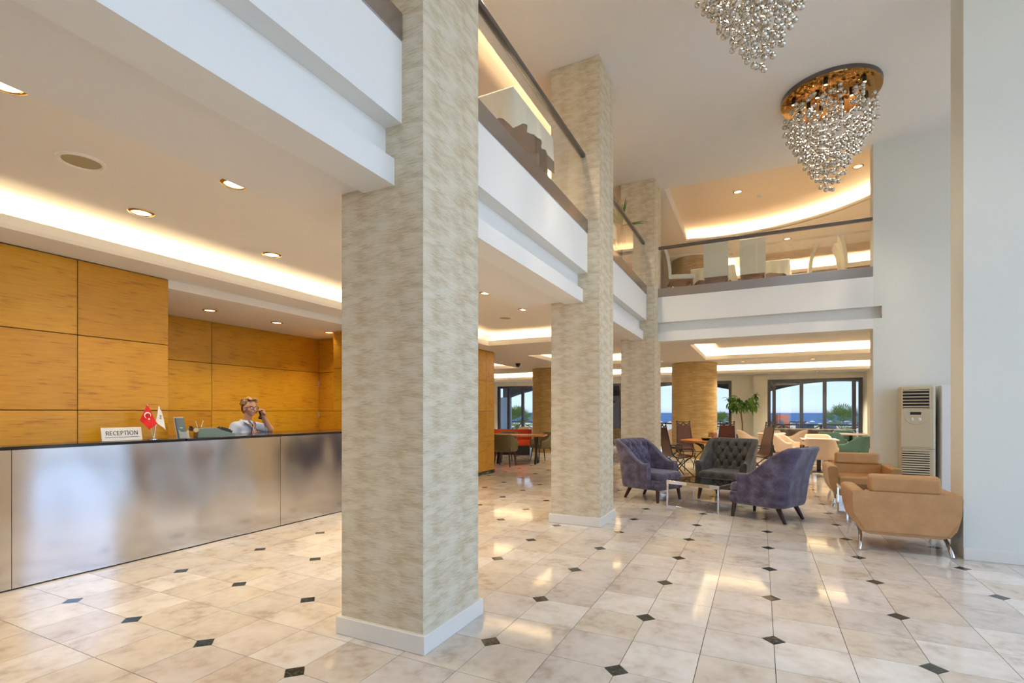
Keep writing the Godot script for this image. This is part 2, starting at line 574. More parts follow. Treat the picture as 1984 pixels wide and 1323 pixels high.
func window_wall(called, axis, at, thick, a0, a1, bars, y0, y1, rails, glass, label):
	# a glazed opening: head, sill, posts and panes; axis "x" = the glass lies at x = at
	var s = struct(called, null, null, null, label)
	s.name = called
	var put = func(u0, u1, ya, yb, t):
		if axis == "x": return bx(at - t / 2, at + t / 2, ya, yb, u0, u1)
		return bx(u0, u1, ya, yb, at - t / 2, at + t / 2)
	obj("head", put.call(a0, a1, y1 - 0.1, y1, thick), M.frame, s)
	obj("sill", put.call(a0, a1, y0, y0 + 0.08, thick), M.frame, s)
	var e = [a0] + bars + [a1]
	for i in e.size():
		var w = 0.055
		var u = clampf(e[i], a0 + w, a1 - w)
		obj("mullion", put.call(u - w, u + w, y0 + 0.08, y1 - 0.1, thick * 0.9), M.frame, s)
	for r in rails: obj("transom", put.call(a0 + 0.11, a1 - 0.11, r - 0.03, r + 0.03, thick * 0.7), M.frame, s)
	for i in e.size() - 1: obj("pane", put.call(e[i] + 0.055, e[i + 1] - 0.055, y0 + 0.08, y1 - 0.1, 0.008), glass, s)
	return s

# ---- the building
const CX0 = -2.315
const CX1 = -1.70
var COLS = [[0.54, 1.16], [-2.95, -2.33], [-6.43, -5.81], [-9.92, -9.30]]
func shell():
	# floor: a bed with tiles on it, one corner of every tile cut for a dark inset
	var fl = struct("floor", null, null, null, "polished cream marble floor with small dark insets")
	obj("bed", bx(-12.2, 6.8, -0.25, -0.006, -20.6, 5.8), M.grout, fl)
	var sx = 0.37675
	var sz = 0.37975
	var ox = 0.0746
	var oz = -0.3513
	var q = 0.064
	var shapes = []
	for k in 4:
		var cxs = -1 if k & 1 else 1
		var czs = -1 if k & 2 else 1
		var hx = sx / 2 - 0.0018
		var hz = sz / 2 - 0.0018
		var P = [Vector2(-hx * cxs, -hz * czs), Vector2(hx * cxs, -hz * czs), Vector2(hx * cxs, (hz - q) * czs), Vector2((hx - q) * cxs, hz * czs), Vector2(-hx * cxs, hz * czs)]
		shapes.append(P)
	var put = func(g, P, at):
		var ct = V(0, 0, 0)
		for p in P: ct += V(p.x, 0, p.y) / P.size()
		for i in P.size():
			var a = P[i]
			var b = P[(i + 1) % P.size()]
			g.tri(at + ct, at + V(a.x, 0, a.y), at + V(b.x, 0, b.y), Vector3.UP, Vector3.UP, Vector3.UP)
			var m = V((a + b).x, 0, (a + b).y).normalized()
			g.quad(at + V(a.x, 0, a.y), at + V(b.x, 0, b.y), at + V(b.x, -0.006, b.y), at + V(a.x, -0.006, a.y), m)
	var near = []
	var far = []
	var yaw = deg_to_rad(26.15)
	for i in range(-33, 18):
		for k in range(-14, 54):
			var c = V(ox + (i + 0.5) * sx, 0, oz - (k + 0.5) * sz)
			if c.x < -12 or c.x > 6.5 or c.z < -20.3 or c.z > 5.5: continue
			var d = -c.x * sin(yaw) - c.z * cos(yaw)
			var r = c.x * cos(yaw) - c.z * sin(yaw)
			var seen = d > 2.3 and abs(r) < d * 1.08 and c.x > -5.3
			# the even joints carry the insets
			var kind = (0 if posmod(i, 2) == 1 else 1) | (0 if posmod(k, 2) == 0 else 2)
			(near if seen else far).append([d, c, kind])
	near.sort_custom(func(a, b): return a[0] < b[0])
	far.append_array(near.slice(300))
	near = near.slice(0, 300)
	var tiles = []
	for k in 4:
		var g = G.new()
		put.call(g, shapes[k], Vector3.ZERO)
		tiles.append(g.mesh())
	for t in near:
		var o = obj("tile", tiles[t[2]], M["marble%d" % (rng.randi() % 4)], fl)
		o.position = t[1]
	var g
	var rest4 = [G.new(), G.new(), G.new(), G.new()]
	for t in far: put.call(rest4[rng.randi() % 4], shapes[t[2]], t[1])
	for k in 4: obj("further_tiles", rest4[k], M["marble%d" % k], fl).set_meta("kind", "stuff")
	var D = [Vector2(q - 0.0015, 0), Vector2(0, q - 0.0015), Vector2(-q + 0.0015, 0), Vector2(0, -q + 0.0015)]
	var ig = G.new()
	put.call(ig, D, Vector3.ZERO)
	var im = ig.mesh()
	var rest = G.new()
	for i in range(-16, 9):
		for k in range(-7, 27):
			var c = V(ox + i * 2 * sx, 0, oz - k * 2 * sz)
			var d = -c.x * sin(yaw) - c.z * cos(yaw)
			var r = c.x * cos(yaw) - c.z * sin(yaw)
			if c.x < -11.9 or c.z < -20.2 or c.z > 5.4 or c.x > 6.4: continue
			if d > 2 and abs(r) < d * 1.08 and c.x > -5.2 and d < 12:
				obj("stone_inset", im, M.inset, fl).position = c
			else: put.call(rest, D, c)
	obj("distant_insets", rest, M.inset, fl).set_meta("kind", "stuff")

	# left: the panelled reception wall and its alcove
	var rows = [[0.07, 0.715], [0.715, 1.375], [1.375, 2.035], [2.035, 2.695]]
	var w = struct("wall_left", null, null, null, "honey coloured wood panelled wall behind the reception counter")
	obj("backing", bx(-5.62, -5.385, 0, 3.2, -3.05, 5.5), M.panel_gap, w)
	panels(w, "x", -5.385, 1, [[-3.05, -2.294], [-2.294, -1.53], [-1.53, -0.77], [-0.77, 0.0], [0.0, 1.5], [1.5, 3.5], [3.5, 5.5]], rows)
	obj("skirting", bx(-5.38, -5.36, 0, 0.07, -3.05, 5.5), M.granite, w)
	w = struct("wall_alcove", null, null, null, "wood panelled alcove behind the receptionist")
	w.name = "wall_alcove"
	var arow = [[0.02, 0.715], [0.715, 1.375], [1.375, 2.035], [2.035, 2.612]]
	obj("backing", bx(-7.0, -6.845, 0, 3.2, -6.6, -2.8), M.panel_gap, w)
	panels(w, "x", -6.845, 1, [[-4.451, -3.05], [-6.35, -4.451]], arow)
	obj("backing", bx(-6.85, -5.4, 0, 3.2, -3.04, -2.8), M.panel_gap, w)
	panels(w, "z", -3.04, -1, [[-6.83, -5.39]], arow)
	obj("backing", bx(-6.85, -5.95, 0, 3.2, -6.6, -6.365), M.panel_gap, w)
	panels(w, "z", -6.365, 1, [[-6.83, -5.98]], arow)
	obj("backing", bx(-5.97, -5.385, 0, 3.2, -9.9, -5.87), M.panel_gap, w)
	panels(w, "z", -5.87, 1, [[-5.985, -5.37]], arow)
	panels(w, "x", -5.97, -1, [[-6.35, -5.87]], arow)
	for y in [0.5, 1.32, 1.84]:
		obj("hinge", tb([V(-6.815, y - 0.045, -6.335), V(-6.815, y + 0.045, -6.335)], 0.009, 8), M.chrome, w)
	w = struct("wall_end", null, null, null, "honey wood panelled wall end beside the dining hall")
	w.name = "wall_end"
	panels(w, "x", -5.385, 1, [[-6.6, -5.87], [-7.36, -6.6], [-8.12, -7.36], [-8.88, -8.12], [-9.645, -8.88], [-10.03, -9.645]], rows)
	obj("backing", bx(-8.5, -5.385, 0, 3.2, -10.02, -9.88), M.panel_gap, w)
	panels(w, "z", -10.02, -1, [[-6.13, -5.37], [-6.9, -6.13], [-7.7, -6.9], [-8.5, -7.7]], rows)
	obj("skirting", bx(-5.39, -5.355, 0, 0.07, -10.04, -5.87), M.inset, w)
	obj("ceiling", bx(-6.85, -5.37, 2.612, 2.7, -6.37, -3.05), M.ceiling_paint, struct("ceiling_alcove", null, null, null, "low plaster ceiling over the reception alcove"))

	# ceilings under the balcony and over the dining hall, with their raised fields
	var T1 = [-4.93, -2.77, -8.97, 3.2]
	struct("ceiling", slab(-5.62, -2.0, 2.70, 2.73, -9.9, 5.5, [T1]), M.ceiling_paint, null, "plaster ceiling under the balcony beside the reception")
	tray(T1[0], T1[1], T1[2], T1[3], 2.70, 0.25, 0.5, M.ceiling_paint)
	var holes = [[-10.6, -6.6, -13.9, -10.9], [-4.95, -2.3, -13.9, -10.93], [-1.25, 2.7, -13.85, -10.6], [-10.6, 3.4, -18.9, -15.7]]
	var dc = struct("ceiling", slab(-12.2, 4.4, 2.70, 2.73, -20.4, -9.9, holes), M.ceiling_paint, null, "plaster ceiling of the dining hall")
	dc.name = "ceiling_dining"
	for h in holes: tray(h[0], h[1], h[2], h[3], 2.70, 0.25, 5.0 if h[2] < -18 else 2.6, M.ceiling_paint, "fr" if h[1] < -6 else "lrfb")
	# balcony floor slab
	struct("floor", bx(-12.2, -1.99, 3.2, 3.5, -20.4, 5.5), M.warm_paint, null, "balcony floor slab above the reception").name = "floor_balcony"
	struct("floor", bx(-1.99, 4.4, 3.2, 3.5, -20.4, -9.88), M.warm_paint, null, "balcony floor slab above the dining hall").name = "floor_gallery"
	# edges of the balcony: broad fascia, recessed band, lower beam
	var names = ["trim_1", "trim_2"]
	var s = struct("trim_1", null, null, null, "white stepped balcony edge running between the columns")
	obj("fascia", bx(-2.3, -1.85, 3.02, 3.49, -9.4, 5.5), M.plaster, s)
	obj("recessed_band", bx(-2.3, -1.97, 2.83, 3.02, -9.4, 5.5), M.plaster, s)
	obj("lower_beam", bx(-2.14, -1.905, 2.675, 2.83, -9.4, 5.5), M.plaster, s)
	s = struct("trim_2", null, null, null, "white stepped balcony edge across the dining hall opening")
	obj("fascia", bx(-1.71, 1.6, 3.02, 3.49, -9.88, -9.63), M.plaster, s)
	obj("recessed_band", bx(-1.71, 1.715, 2.83, 3.02, -9.88, -9.75), M.plaster, s)
	obj("lower_beam", bx(-1.71, 1.6, 2.67, 2.83, -9.88, -9.63), M.plaster, s)
	# lobby ceiling with the gallery's raised fields
	var up = [[-4.9, -2.78, -8.9, 3.2], [-1.63, 3.6, -13.6, -9.87], [-0.9, 4.0, -17.5, -14.95]]
	struct("ceiling", slab(-12.2, 6.8, 5.58, 5.61, -20.4, 5.8, up), M.ceiling_paint, null, "high plaster ceiling of the lobby").name = "ceiling_lobby"
	tray(up[0][0], up[0][1], up[0][2], up[0][3], 5.58, 0.3, 2.0, M.warm_paint)
	tray(up[2][0], up[2][1], up[2][2], up[2][3], 5.58, 0.3, 3.0, M.warm_paint)
	# the curved field above the gallery tables
	s = struct("trim_3", null, null, null, "raised ceiling field with a curved lit cove over the gallery")
	var arc = curve([Vector2(-1.63, -13.16), Vector2(-0.8, -13.3), Vector2(0.3, -13.16), Vector2(1.27, -12.72), Vector2(2.0, -12.05), Vector2(2.7, -11.1), Vector2(3.1, -9.87)], 5)
	var poly = []
	for p in arc: poly.append(p)
	poly.append_array([Vector2(3.6, -9.87), Vector2(3.6, -13.6), Vector2(-1.63, -13.6)])
	g = G.new()
	g.x = Transform3D(Basis(Vector3.RIGHT, Vector3.BACK, Vector3.UP), Vector3.ZERO)
	g.prism(poly, 5.58, 5.61)
	obj("curved_soffit", g, M.ceiling_paint, s)
	g = G.new()
	var lf = G.new()
	for i in arc.size() - 1:
		var a = arc[i]
		var b = arc[i + 1]
		for y in [[5.58, 5.66]]: g.quad(V(a.x, y[0], a.y), V(b.x, y[0], b.y), V(b.x, y[1], b.y), V(a.x, y[1], a.y))
		var nrm = Vector2(b.y - a.y, -(b.x - a.x)).normalized()
		if nrm.y > 0: nrm = -nrm
		var a2 = a + nrm * 0.02
		var b2 = b + nrm * 0.02
		g.quad(V(a2.x, 5.61, a2.y), V(b2.x, 5.61, b2.y), V(b2.x, 5.66, b2.y), V(a2.x, 5.66, a2.y))
		g.quad(V(a.x, 5.66, a.y), V(b.x, 5.66, b.y), V(b2.x, 5.66, b2.y), V(a2.x, 5.66, a2.y))
		if i % 3 == 1 and i < 27:
			var mid = (a + b) / 2 + nrm * 0.16
			var ln = (arc[min(i + 2, arc.size() - 1)] - arc[i - 1]).length()
			var dir = (b - a).normalized()
			lf.x = Transform3D(Basis(V(dir.x, 0, dir.y), Vector3.UP, V(-dir.y, 0, dir.x)), V(mid.x, 5.616, mid.y))
			bx(-ln / 2, ln / 2, 0, 0.012, -0.02, 0.02, lf)
			var L = area(V(mid.x, 5.635, mid.y), Vector3.UP, ln, 0.04, 3.2 * ln, WARM)
			L.global_transform = Transform3D(Basis(V(dir.x, 0, dir.y), V(-dir.y, 0, dir.x), V(0, -1, 0)), V(mid.x, 5.635, mid.y))
	obj("lip", g, M.plaster, s)
	obj("light_strip", lf, M.strip, s)
	obj("raised_field", bx(-1.9, 3.8, 5.82, 5.84, -13.8, -9.7), M.warm_paint, s)
	g = bx(-1.65, -1.63, 5.61, 5.82, -13.6, -9.87)
	bx(-1.63, 3.6, 5.61, 5.82, -9.87, -9.85, g); bx(3.6, 3.62, 5.61, 5.82, -13.6, -9.87, g); bx(-1.63, 3.6, 5.61, 5.82, -13.62, -13.6, g)
	obj("side_wall", g, M.plaster, s)
	struct("trim_4", bx(-12, 4.4, 5.53, 5.58, -14.9, -14.13), M.plaster, null, "shallow white ceiling beam over the gallery")
	# right: wall with the air conditioner, thin pier, glazed lobby front
	g = bx(1.6, 6.5, 0, 2.83, -9.88, -9.63)
	bx(1.715, 6.5, 2.83, 3.02, -9.88, -9.63, g); bx(1.6, 6.5, 3.02, 5.58, -9.88, -9.63, g)
	struct("wall_far", g, M.wall_paint, null, "pale painted wall behind the air conditioner")
	struct("baseboard_far", rb(V(4.06, 0.055, -9.62), V(4.9, 0.11, 0.024), 0.004), M.marble_base)
	struct("wall_pier", bx(1.69, 3.1, 0, 5.58, -6.38, -6.03), M.wall_paint, null, "pale painted pier beside the tan armchair")
	struct("baseboard_pier", rb(V(2.4, 0.055, -6.018), V(1.43, 0.11, 0.026), 0.005), M.marble_base)
	g = bx(6.5, 6.75, 0, 0.1, -9.88, 5.75)
	bx(6.5, 6.75, 5.3, 5.6, -9.88, 5.75, g); bx(6.5, 6.75, 0.1, 5.3, -9.88, -9.2, g); bx(6.5, 6.75, 0.1, 5.3, 5.0, 5.75, g)
	struct("wall_right", g, M.plaster, null, "lobby wall round the tall front glazing")
	window_wall("window_1", "x", 6.62, 0.12, -9.2, 5.0, [-7.2, -5.2, -3.2, -1.2, 0.8, 2.9], 0.1, 5.3, [2.6], M.clear_glass, "tall dark framed lobby glazing")
	g = bx(-12.2, 6.5, 0, 0.1, 5.5, 5.75)
	bx(-12.2, 6.5, 5.3, 5.6, 5.5, 5.75, g); bx(-12.2, 1.4, 0.1, 5.3, 5.5, 5.75, g); bx(6.1, 6.5, 0.1, 5.3, 5.5, 5.75, g)
	struct("wall_back", g, M.plaster, null, "entrance wall behind the lobby")
	window_wall("window_2", "z", 5.62, 0.12, 1.4, 6.1, [2.9, 4.5], 0.1, 5.3, [2.6], M.clear_glass, "tall dark framed entrance glazing")
	# outer walls of the dining hall and gallery
	struct("wall_dining_right", bx(4.15, 4.4, 0, 5.6, -20.4, -9.88), M.plaster)
	struct("wall_dining_left", bx(-12.4, -12.2, 0, 5.6, -20.6, 5.75), M.warm_paint)
	g = bx(-12.2, -10.75, 0, 2.7, -20.62, -20.32)
	bx(-10.75, 4.4, 2.52, 5.6, -20.62, -20.32, g); bx(-12.2, -10.75, 2.7, 5.6, -20.62, -20.32, g); bx(3.1, 4.4, 0, 2.52, -20.62, -20.32, g); bx(-0.93, 0.24, 0, 2.52, -20.62, -20.32, g)
	struct("wall_sea_side", g, M.plaster, null, "white wall over the windows towards the sea")
	struct("wall_window_pier", bx(-0.93, -0.2, 0, 2.7, -20.33, -20.15), M.wall_paint)
	g = bx(-0.2, 0.24, 0, 2.7, -20.33, -19.75)
	bx(3.1, 3.5, 0, 2.7, -20.33, -19.6, g)
	struct("wall_window_post", g, M.wall_paint)
	struct("baseboard_window", bx(-0.22, 0.26, 0, 0.18, -20.1, -19.73), M.marble_base)
	window_wall("window_3", "z", -20.45, 0.12, 0.24, 3.1, [0.46, 1.315, 2.012, 2.86], 0.0, 2.52, [], M.window_glass, "dark framed window towards the sea")
	window_wall("window_4", "z", -20.45, 0.12, -10.75, -0.93, [-10.2, -9.5, -8.5, -7.5, -6.5, -5.08, -3.9, -2.6], 0.0, 2.52, [], M.window_glass, "long dark framed window towards the sea")

func columns():
	var i = 0
	for z in COLS:
		var lab = ["wallpapered square column behind the reception counter's near end", "large wallpapered square column in front of the reception counter", "wallpapered square column between the big column and the purple armchair", "wallpapered square column at the balcony corner behind the purple armchair"][i]
		var t = thing("square_column", lab, "column", V((CX0 + CX1) / 2, 0, (z[0] + z[1]) / 2), 0, "wallpapered square columns")
		obj("shaft", rb(V(0, 2.79, 0), V(CX1 - CX0, 5.58, z[1] - z[0]), 0.004), M.wallpaper, t)
		obj("plinth", rb(V(0, 0.054, 0), V(CX1 - CX0 + 0.05, 0.108, z[1] - z[0] + 0.05), 0.006), M.marble_base, t)
		i += 1
	for p in [[-1.63, "gold wallpapered round column behind the round wooden table"], [-5.87, "gold wallpapered round column beside the long wooden table"]]:
		var t = thing("round_column", p[1], "column", V(p[0], 0, -14.75), 0, "gold round columns")
		obj("shaft", lt([Vector2(0.59, 0.0), Vector2(0.59, 5.58)], 48), M.gold_paper, t)
		obj("plinth", lt([Vector2(0.6, 0.0), Vector2(0.615, 0.0), Vector2(0.615, 0.11), Vector2(0.59, 0.115)], 48), M.marble_base, t)

func balustrades():
	var seg = [[-2.33, 0.54, "glass balustrade over the reception with steel base and handrail"], [-5.81, -2.95, "glass balustrade in front of the draped gallery table"], [-9.3, -6.43, "glass balustrade in front of the spiky gallery plant"]]
	for s in seg:
		var c = (s[0] + s[1]) / 2
		var L = s[1] - s[0]
		var t = thing("glass_balustrade", s[2], "balustrade", V(-1.9, 3.49, c), 0, "glass balustrades of the gallery")
		obj("base_cap", rb(V(0.0, 0.08, 0), V(0.115, 0.16, L - 0.004), 0.004), M.steel_cap, t)
		for k in 2:
			obj("glass_panel", bx(-0.006, 0.006, 0.16, 0.915, -L / 2 + 0.01 + k * L / 2, -0.01 + k * L / 2), M.glass, t)
		obj("handrail", rb(V(0, 0.935, 0), V(0.06, 0.05, L - 0.01), 0.012), M.dark_steel, t)
	var t = thing("glass_balustrade", "glass balustrade in front of the white gallery chairs", "balustrade", V(-0.05, 3.49, -9.69), 0, "glass balustrades of the gallery")
	obj("base_cap", rb(V(0, 0.08, 0), V(3.3, 0.16, 0.125), 0.004), M.steel_cap, t)
	for k in 2: obj("glass_panel", bx(-1.64 + k * 1.65, -0.01 + k * 1.65, 0.16, 0.9, -0.006, 0.006), M.glass, t)
	obj("handrail", rb(V(0, 0.925, 0), V(3.3, 0.055, 0.06), 0.012), M.dark_steel, t)

func ceiling_things():
	var ring = lt([Vector2(0.062, 0.02), Vector2(0.066, 0.0), Vector2(0.07, -0.008), Vector2(0.088, -0.006), Vector2(0.092, 0.0)], 28)
	var disc = lt([Vector2(0.0, -0.004), Vector2(0.066, -0.002)], 16)
	var add = func(x, y, z, label, group, e, scale = 1.0):
		var t = thing("downlight", label, "downlight", V(x, y, z), 0, group)
		t.scale = Vector3.ONE * scale
		obj("ring", ring, M.brass, t)
		obj("lamp_lens", disc, M.lamp_glow, t)
		spot(V(x, y - 0.03, z), Vector3.DOWN, 62, e, C(255, 234, 200), 0.06)
	for k in range(1, 7):
		add.call(-3.29, 2.95, 0.09 - 1.2 * k, "round recessed downlight in the raised ceiling, row beside the columns", "downlights along the columns", 1.2)
		add.call(-4.43, 2.95, 0.09 - 1.2 * k, "round recessed downlight in the raised ceiling, row beside the counter", "downlights along the counter", 1.2)
	for p in [[-6.08, -3.94], [-6.08, -4.9], [-6.08, -5.86]]: add.call(p[0], 2.612, p[1], "round recessed downlight in the alcove ceiling above the receptionist", "downlights of the alcove", 1.4, 0.9)
	for p in [[-3.6, -12.4], [0.0, -12.3], [2.1, -12.3], [-8.6, -12.4]]: add.call(p[0], 2.95, p[1], "round recessed downlight in a raised field of the dining ceiling", "downlights of the dining hall", 4.5)
	for p in [[-0.4, -14.8], [1.2, -14.8], [2.8, -14.8]]: add.call(p[0], 2.70, p[1], "small downlight in the ceiling strip between two dining hall coves", "downlights between the coves", 5.0, 0.8)
	for p in [[-8.4, -19.5], [-3.6, -19.5], [1.7, -19.4]]: add.call(p[0], 2.70, p[1], "small downlight in the ceiling close to the sea windows", "downlights at the sea windows", 16.0, 0.8)
	for p in [[-2.1, 5.58, -7.6], [-2.1, 5.58, -4.2], [-0.4, 5.82, -11.2], [1.6, 5.82, -11.0], [0.6, 5.58, -14.0]]: add.call(p[0], p[1], p[2], "round recessed downlight in the ceiling above the gallery tables", "downlights of the gallery", 5.0)
	var sp = [V(-3.86, 2.95, -1.67), V(-3.86, 2.95, -7.6)]
	for k in 2:
		var t = thing("ceiling_speaker", ["round ceiling speaker with tan grille above the near end of the counter", "round ceiling speaker with tan grille above the passage beyond the large column"][k], "speaker", sp[k], 0, "round ceiling speakers")
		obj("rim", lt([Vector2(0.1, -0.004), Vector2(0.108, -0.012), Vector2(0.125, -0.008), Vector2(0.128, 0.0)], 32), M.white_plastic, t)
		obj("grille", lt([Vector2(0, -0.006), Vector2(0.1, -0.005)], 32), M.grille, t)
	for p in [[V(0.0, 5.82, -11.6), "white round smoke detector on the curved gallery ceiling"], [V(-0.7, 5.53, -14.5), "white smoke detector on the gallery ceiling beam"]]:
		var t = thing("smoke_detector", p[1], "detector", p[0])
		obj("base", lt([Vector2(0.065, 0), Vector2(0.065, -0.014), Vector2(0.05, -0.02)], 24), M.white_plastic, t)
		obj("sensor", lt([Vector2(0.048, -0.018), Vector2(0.042, -0.04), Vector2(0, -0.046)], 24), M.white_plastic, t)
	var t = thing("security_camera", "small black dome camera under the dining hall ceiling", "camera", V(-6.0, 2.70, -12.6))
	obj("base", lt([Vector2(0.07, 0), Vector2(0.07, -0.03), Vector2(0.055, -0.035)], 20), M.black, t)
	obj("dome", lt([Vector2(0.055, -0.03), Vector2(0.05, -0.065), Vector2(0.03, -0.09), Vector2(0, -0.1)], 20), M.black_glass, t)
	t = thing("ceiling_vent", "white slotted ceiling vent in the raised dining field", "vent", V(1.05, 2.95, -11.6))
	obj("frame", rb(V(0, -0.01, 0), V(0.5, 0.02, 0.3), 0.004), M.white_plastic, t)
	for k in 6: obj("slot", bx(-0.2 + k * 0.07, -0.15 + k * 0.07, -0.024, -0.019, -0.1, 0.1), M.black, t)

func chandelier(at, label, sd):
	var t = thing("chandelier", label, "chandelier", at, 0, "glass ball chandeliers")
	var R = 0.575
	obj("mirror_plate", lt([Vector2(0, -0.07), Vector2(R - 0.02, -0.07), Vector2(R - 0.004, -0.066), Vector2(R, -0.055)], 64), M.gold_mirror, t)
	obj("canopy_rim", lt([Vector2(R, -0.055), Vector2(R, 0.0)], 64), M.dark_steel, t)
	rng.seed = sd
	var wires = G.new()
	var balls = []
	for k in 130:
		var r = sqrt((k + 0.5) / 130.0) * (R - 0.03)
		var a = k * 2.39996 + rng.randf() * 0.3
		var low = -1.37 + 0.97 * pow(r / R, 1.12) + rng.randf() * 0.08
		var x = cos(a) * r
		var z = sin(a) * r
		wires.tube([V(x, -0.07, z), V(x, low, z)], 0.0006, 3, false)
		var y = low
		for j in 3 + rng.randi() % 3:
			balls.append(V(x, y, z))
			y += 0.062 + 0.06 * rng.randf() * (1 + j * 0.4)
			if y > -0.2: break
		if rng.randf() < 0.3: balls.append(V(x, -0.16 - 0.12 * rng.randf(), z))
	var g = G.new()
	g.sphere(Vector3.ZERO, 0.0275, 14, 10)
	var m = g.mesh()
	var eye = V(0, 1.36, 0) - at
	balls.sort_custom(func(p, q): return p.distance_to(eye) < q.distance_to(eye))
	for i in min(300, balls.size()): obj("glass_ball", m, M.ball, t).position = balls[i]
	var rest = G.new()
	for i in range(300, balls.size()): rest.sphere(balls[i], 0.0275, 10, 7)
	obj("rear_balls", rest, M.ball, t).set_meta("kind", "stuff")
	obj("wires", wires, M.chrome, t).set_meta("kind", "stuff")
	for k in 12:
		var a = TAU * k / 12.0 + 0.2
		var r = R * (0.78 if k % 2 else 0.42)
		var p = V(cos(a) * r, 0, sin(a) * r)
		var s = obj("spotlight", lt([Vector2(0.026, -0.07), Vector2(0.026, -0.125), Vector2(0.022, -0.125)], 14, p), M.black, t)
		obj("lamp_lens", lt([Vector2(0, -0.123), Vector2(0.023, -0.122)], 8, p), M.lamp_glow, s)
		if k % 4 == 0: spot(at + p + V(0, -0.14, 0), Vector3.DOWN, 60, 3.0, C(255, 240, 218), 0.05)

# ---- seating
func chair_shell(W, D, y0, ha, hb, th, front, rise0, rise1, lean, flare, rr = 0.2):
	# arms and back of an upholstered chair as one wall swept round a U; the chair faces +z
	var pts = []
	var x = W / 2
	var zb = -D / 2
	for k in 9: pts.append([Vector2(-x, lerpf(front, zb + rr, k / 9.0)), Vector2(-1, 0)])
	for k in 9:
		var a = PI / 2 * k / 8.0
		pts.append([Vector2(-x + rr - rr * cos(a), zb + rr - rr * sin(a)), Vector2(-cos(a), -sin(a))])
	for k in range(1, 8): pts.append([Vector2(lerpf(-x + rr, x - rr, k / 8.0), zb), Vector2(0, -1)])
	var n = pts.size()
	var half = pts.slice(0, 18)
	half.reverse()
	for p in half: pts.append([Vector2(-p[0].x, p[0].y), Vector2(-p[1].x, p[1].y)])
	var rings = []
	for p in pts:
		var t = clampf((p[0].y - rise0) / (rise1 - rise0), 0, 1)
		t = t * t * (3 - 2 * t)
		var h = lerpf(ha, hb, t)
		var fl = flare
		var ring = []
		for q in [[-0.02, y0], [0.0, y0 + 0.05], [fl * 0.35, lerpf(y0, h, 0.5)], [fl * 0.8, h - 0.07], [fl, h - 0.03], [fl - th * 0.15, h - 0.006], [fl - th * 0.5, h], [fl - th * 0.85, h - 0.008], [fl - th, h - 0.035], [-th, lerpf(y0, h, 0.5)], [-th + 0.01, y0]]:
			var s = clampf((q[1] - y0) / (hb - y0), 0, 1)
			var xy = p[0] + p[1] * q[0]
			ring.append(V(xy.x, q[1], xy.y - lean * s * s * t))
		rings.append(ring)
	var g = G.new()
	g.loft(rings)
	return g
func leg_mesh(a, b, ra, rb_):
	var g = G.new()
	g.tube([a, b], [ra, rb_], 6)
	return g
func tufted_chair(called, label, m, at, turn, group):
	var t = thing(called, label, "armchair", at, turn, group)
	var D = 0.72
	obj("frame", chair_shell(0.76, D, 0.19, 0.585, 0.93, 0.1, 0.2, 0.1, -0.3, 0.15, 0.02, 0.16), m, t)
	var rows = []
	var bt = []
	for r in 4:
		for k in (3 if r % 2 == 0 else 4): bt.append(Vector2((k - (1.0 if r % 2 == 0 else 1.5)) * 0.135, 0.5 + 0.107 * r))
	var P = func(u, y):
		var s = (y - 0.19) / 0.74
		var z = -D / 2 + 0.13 - 0.15 * s * s + 0.35 * u * u * u * u * 2.0
		return V(u, y, z)
	for i in 31:
		var y = lerpf(0.38, 0.925, i / 30.0)
		var row = []
		for j in 35:
			var u = lerpf(-0.285, 0.285, j / 34.0)
			var d = 0.0
			var near = 9.0
			for b in bt:
				var e = Vector2(u, y).distance_to(b)
				near = min(near, e)
				d = max(d, exp(-e * e / 0.0009))
			# diagonal folds between the buttons
			var f1 = abs(fposmod((u / 0.135 + (y - 0.5) / 0.214) + 0.5, 1.0) - 0.5)
			var f2 = abs(fposmod((u / 0.135 - (y - 0.5) / 0.214) + 0.5, 1.0) - 0.5)
			var fold = exp(-pow(min(f1, f2) / 0.1, 2.0)) * (1.0 if y > 0.46 else 0.0)
			var edge = smoothstep(0.0, 0.05, 0.926 - y)
			var p = P.call(u, y)
			row.append(p + V(0, 0, 0.04 * edge - 0.04 * d - 0.017 * fold))
		rows.append(row)
	var g = G.new()
	g.grid(rows, false, false, false)
	var back = obj("backrest", g, m, t)
	for b in bt:
		g = G.new()
		g.sphere(P.call(b.x, b.y) + V(0, 0, 0.004), V(0.012, 0.012, 0.008), 8, 6)
		obj("button", g, M.dark_button, back)
	g = G.new()
	g.rbox(V(0, 0.37, 0.07), V(0.56, 0.15, 0.6), 0.05)
	obj("seat_cushion", g, m, t)
	obj("seat_base", rb(V(0, 0.255, 0.03), V(0.62, 0.15, 0.66), 0.03), m, t)
	for s in [-1, 1]:
		obj("leg", leg_mesh(V(s * 0.26, 0.2, 0.3), V(s * 0.285, 0.0, 0.32), 0.033, 0.02), M.dark_wood, t)
		obj("leg", leg_mesh(V(s * 0.22, 0.21, -0.22), V(s * 0.24, 0.0, -0.33), 0.033, 0.02), M.dark_wood, t)
	return t
func tub_chair(m, legs):
	var t = Node3D.new()
	obj("shell", chair_shell(0.56, 0.54, 0.37, 0.61, 0.81, 0.05, 0.2, 0.12, -0.2, 0.06, 0.02, 0.24), m, t)
	var g = G.new()
	g.rbox(V(0, 0.43, 0.02), V(0.48, 0.1, 0.48), 0.035)
	obj("seat", g, m, t)
	for s in [-1, 1]:
		obj("leg", leg_mesh(V(s * 0.17, 0.4, 0.19), V(s * 0.22, 0, 0.24), 0.022, 0.013), legs, t)
		obj("leg", leg_mesh(V(s * 0.17, 0.4, -0.17), V(s * 0.21, 0, -0.24), 0.022, 0.013), legs, t)
	return t
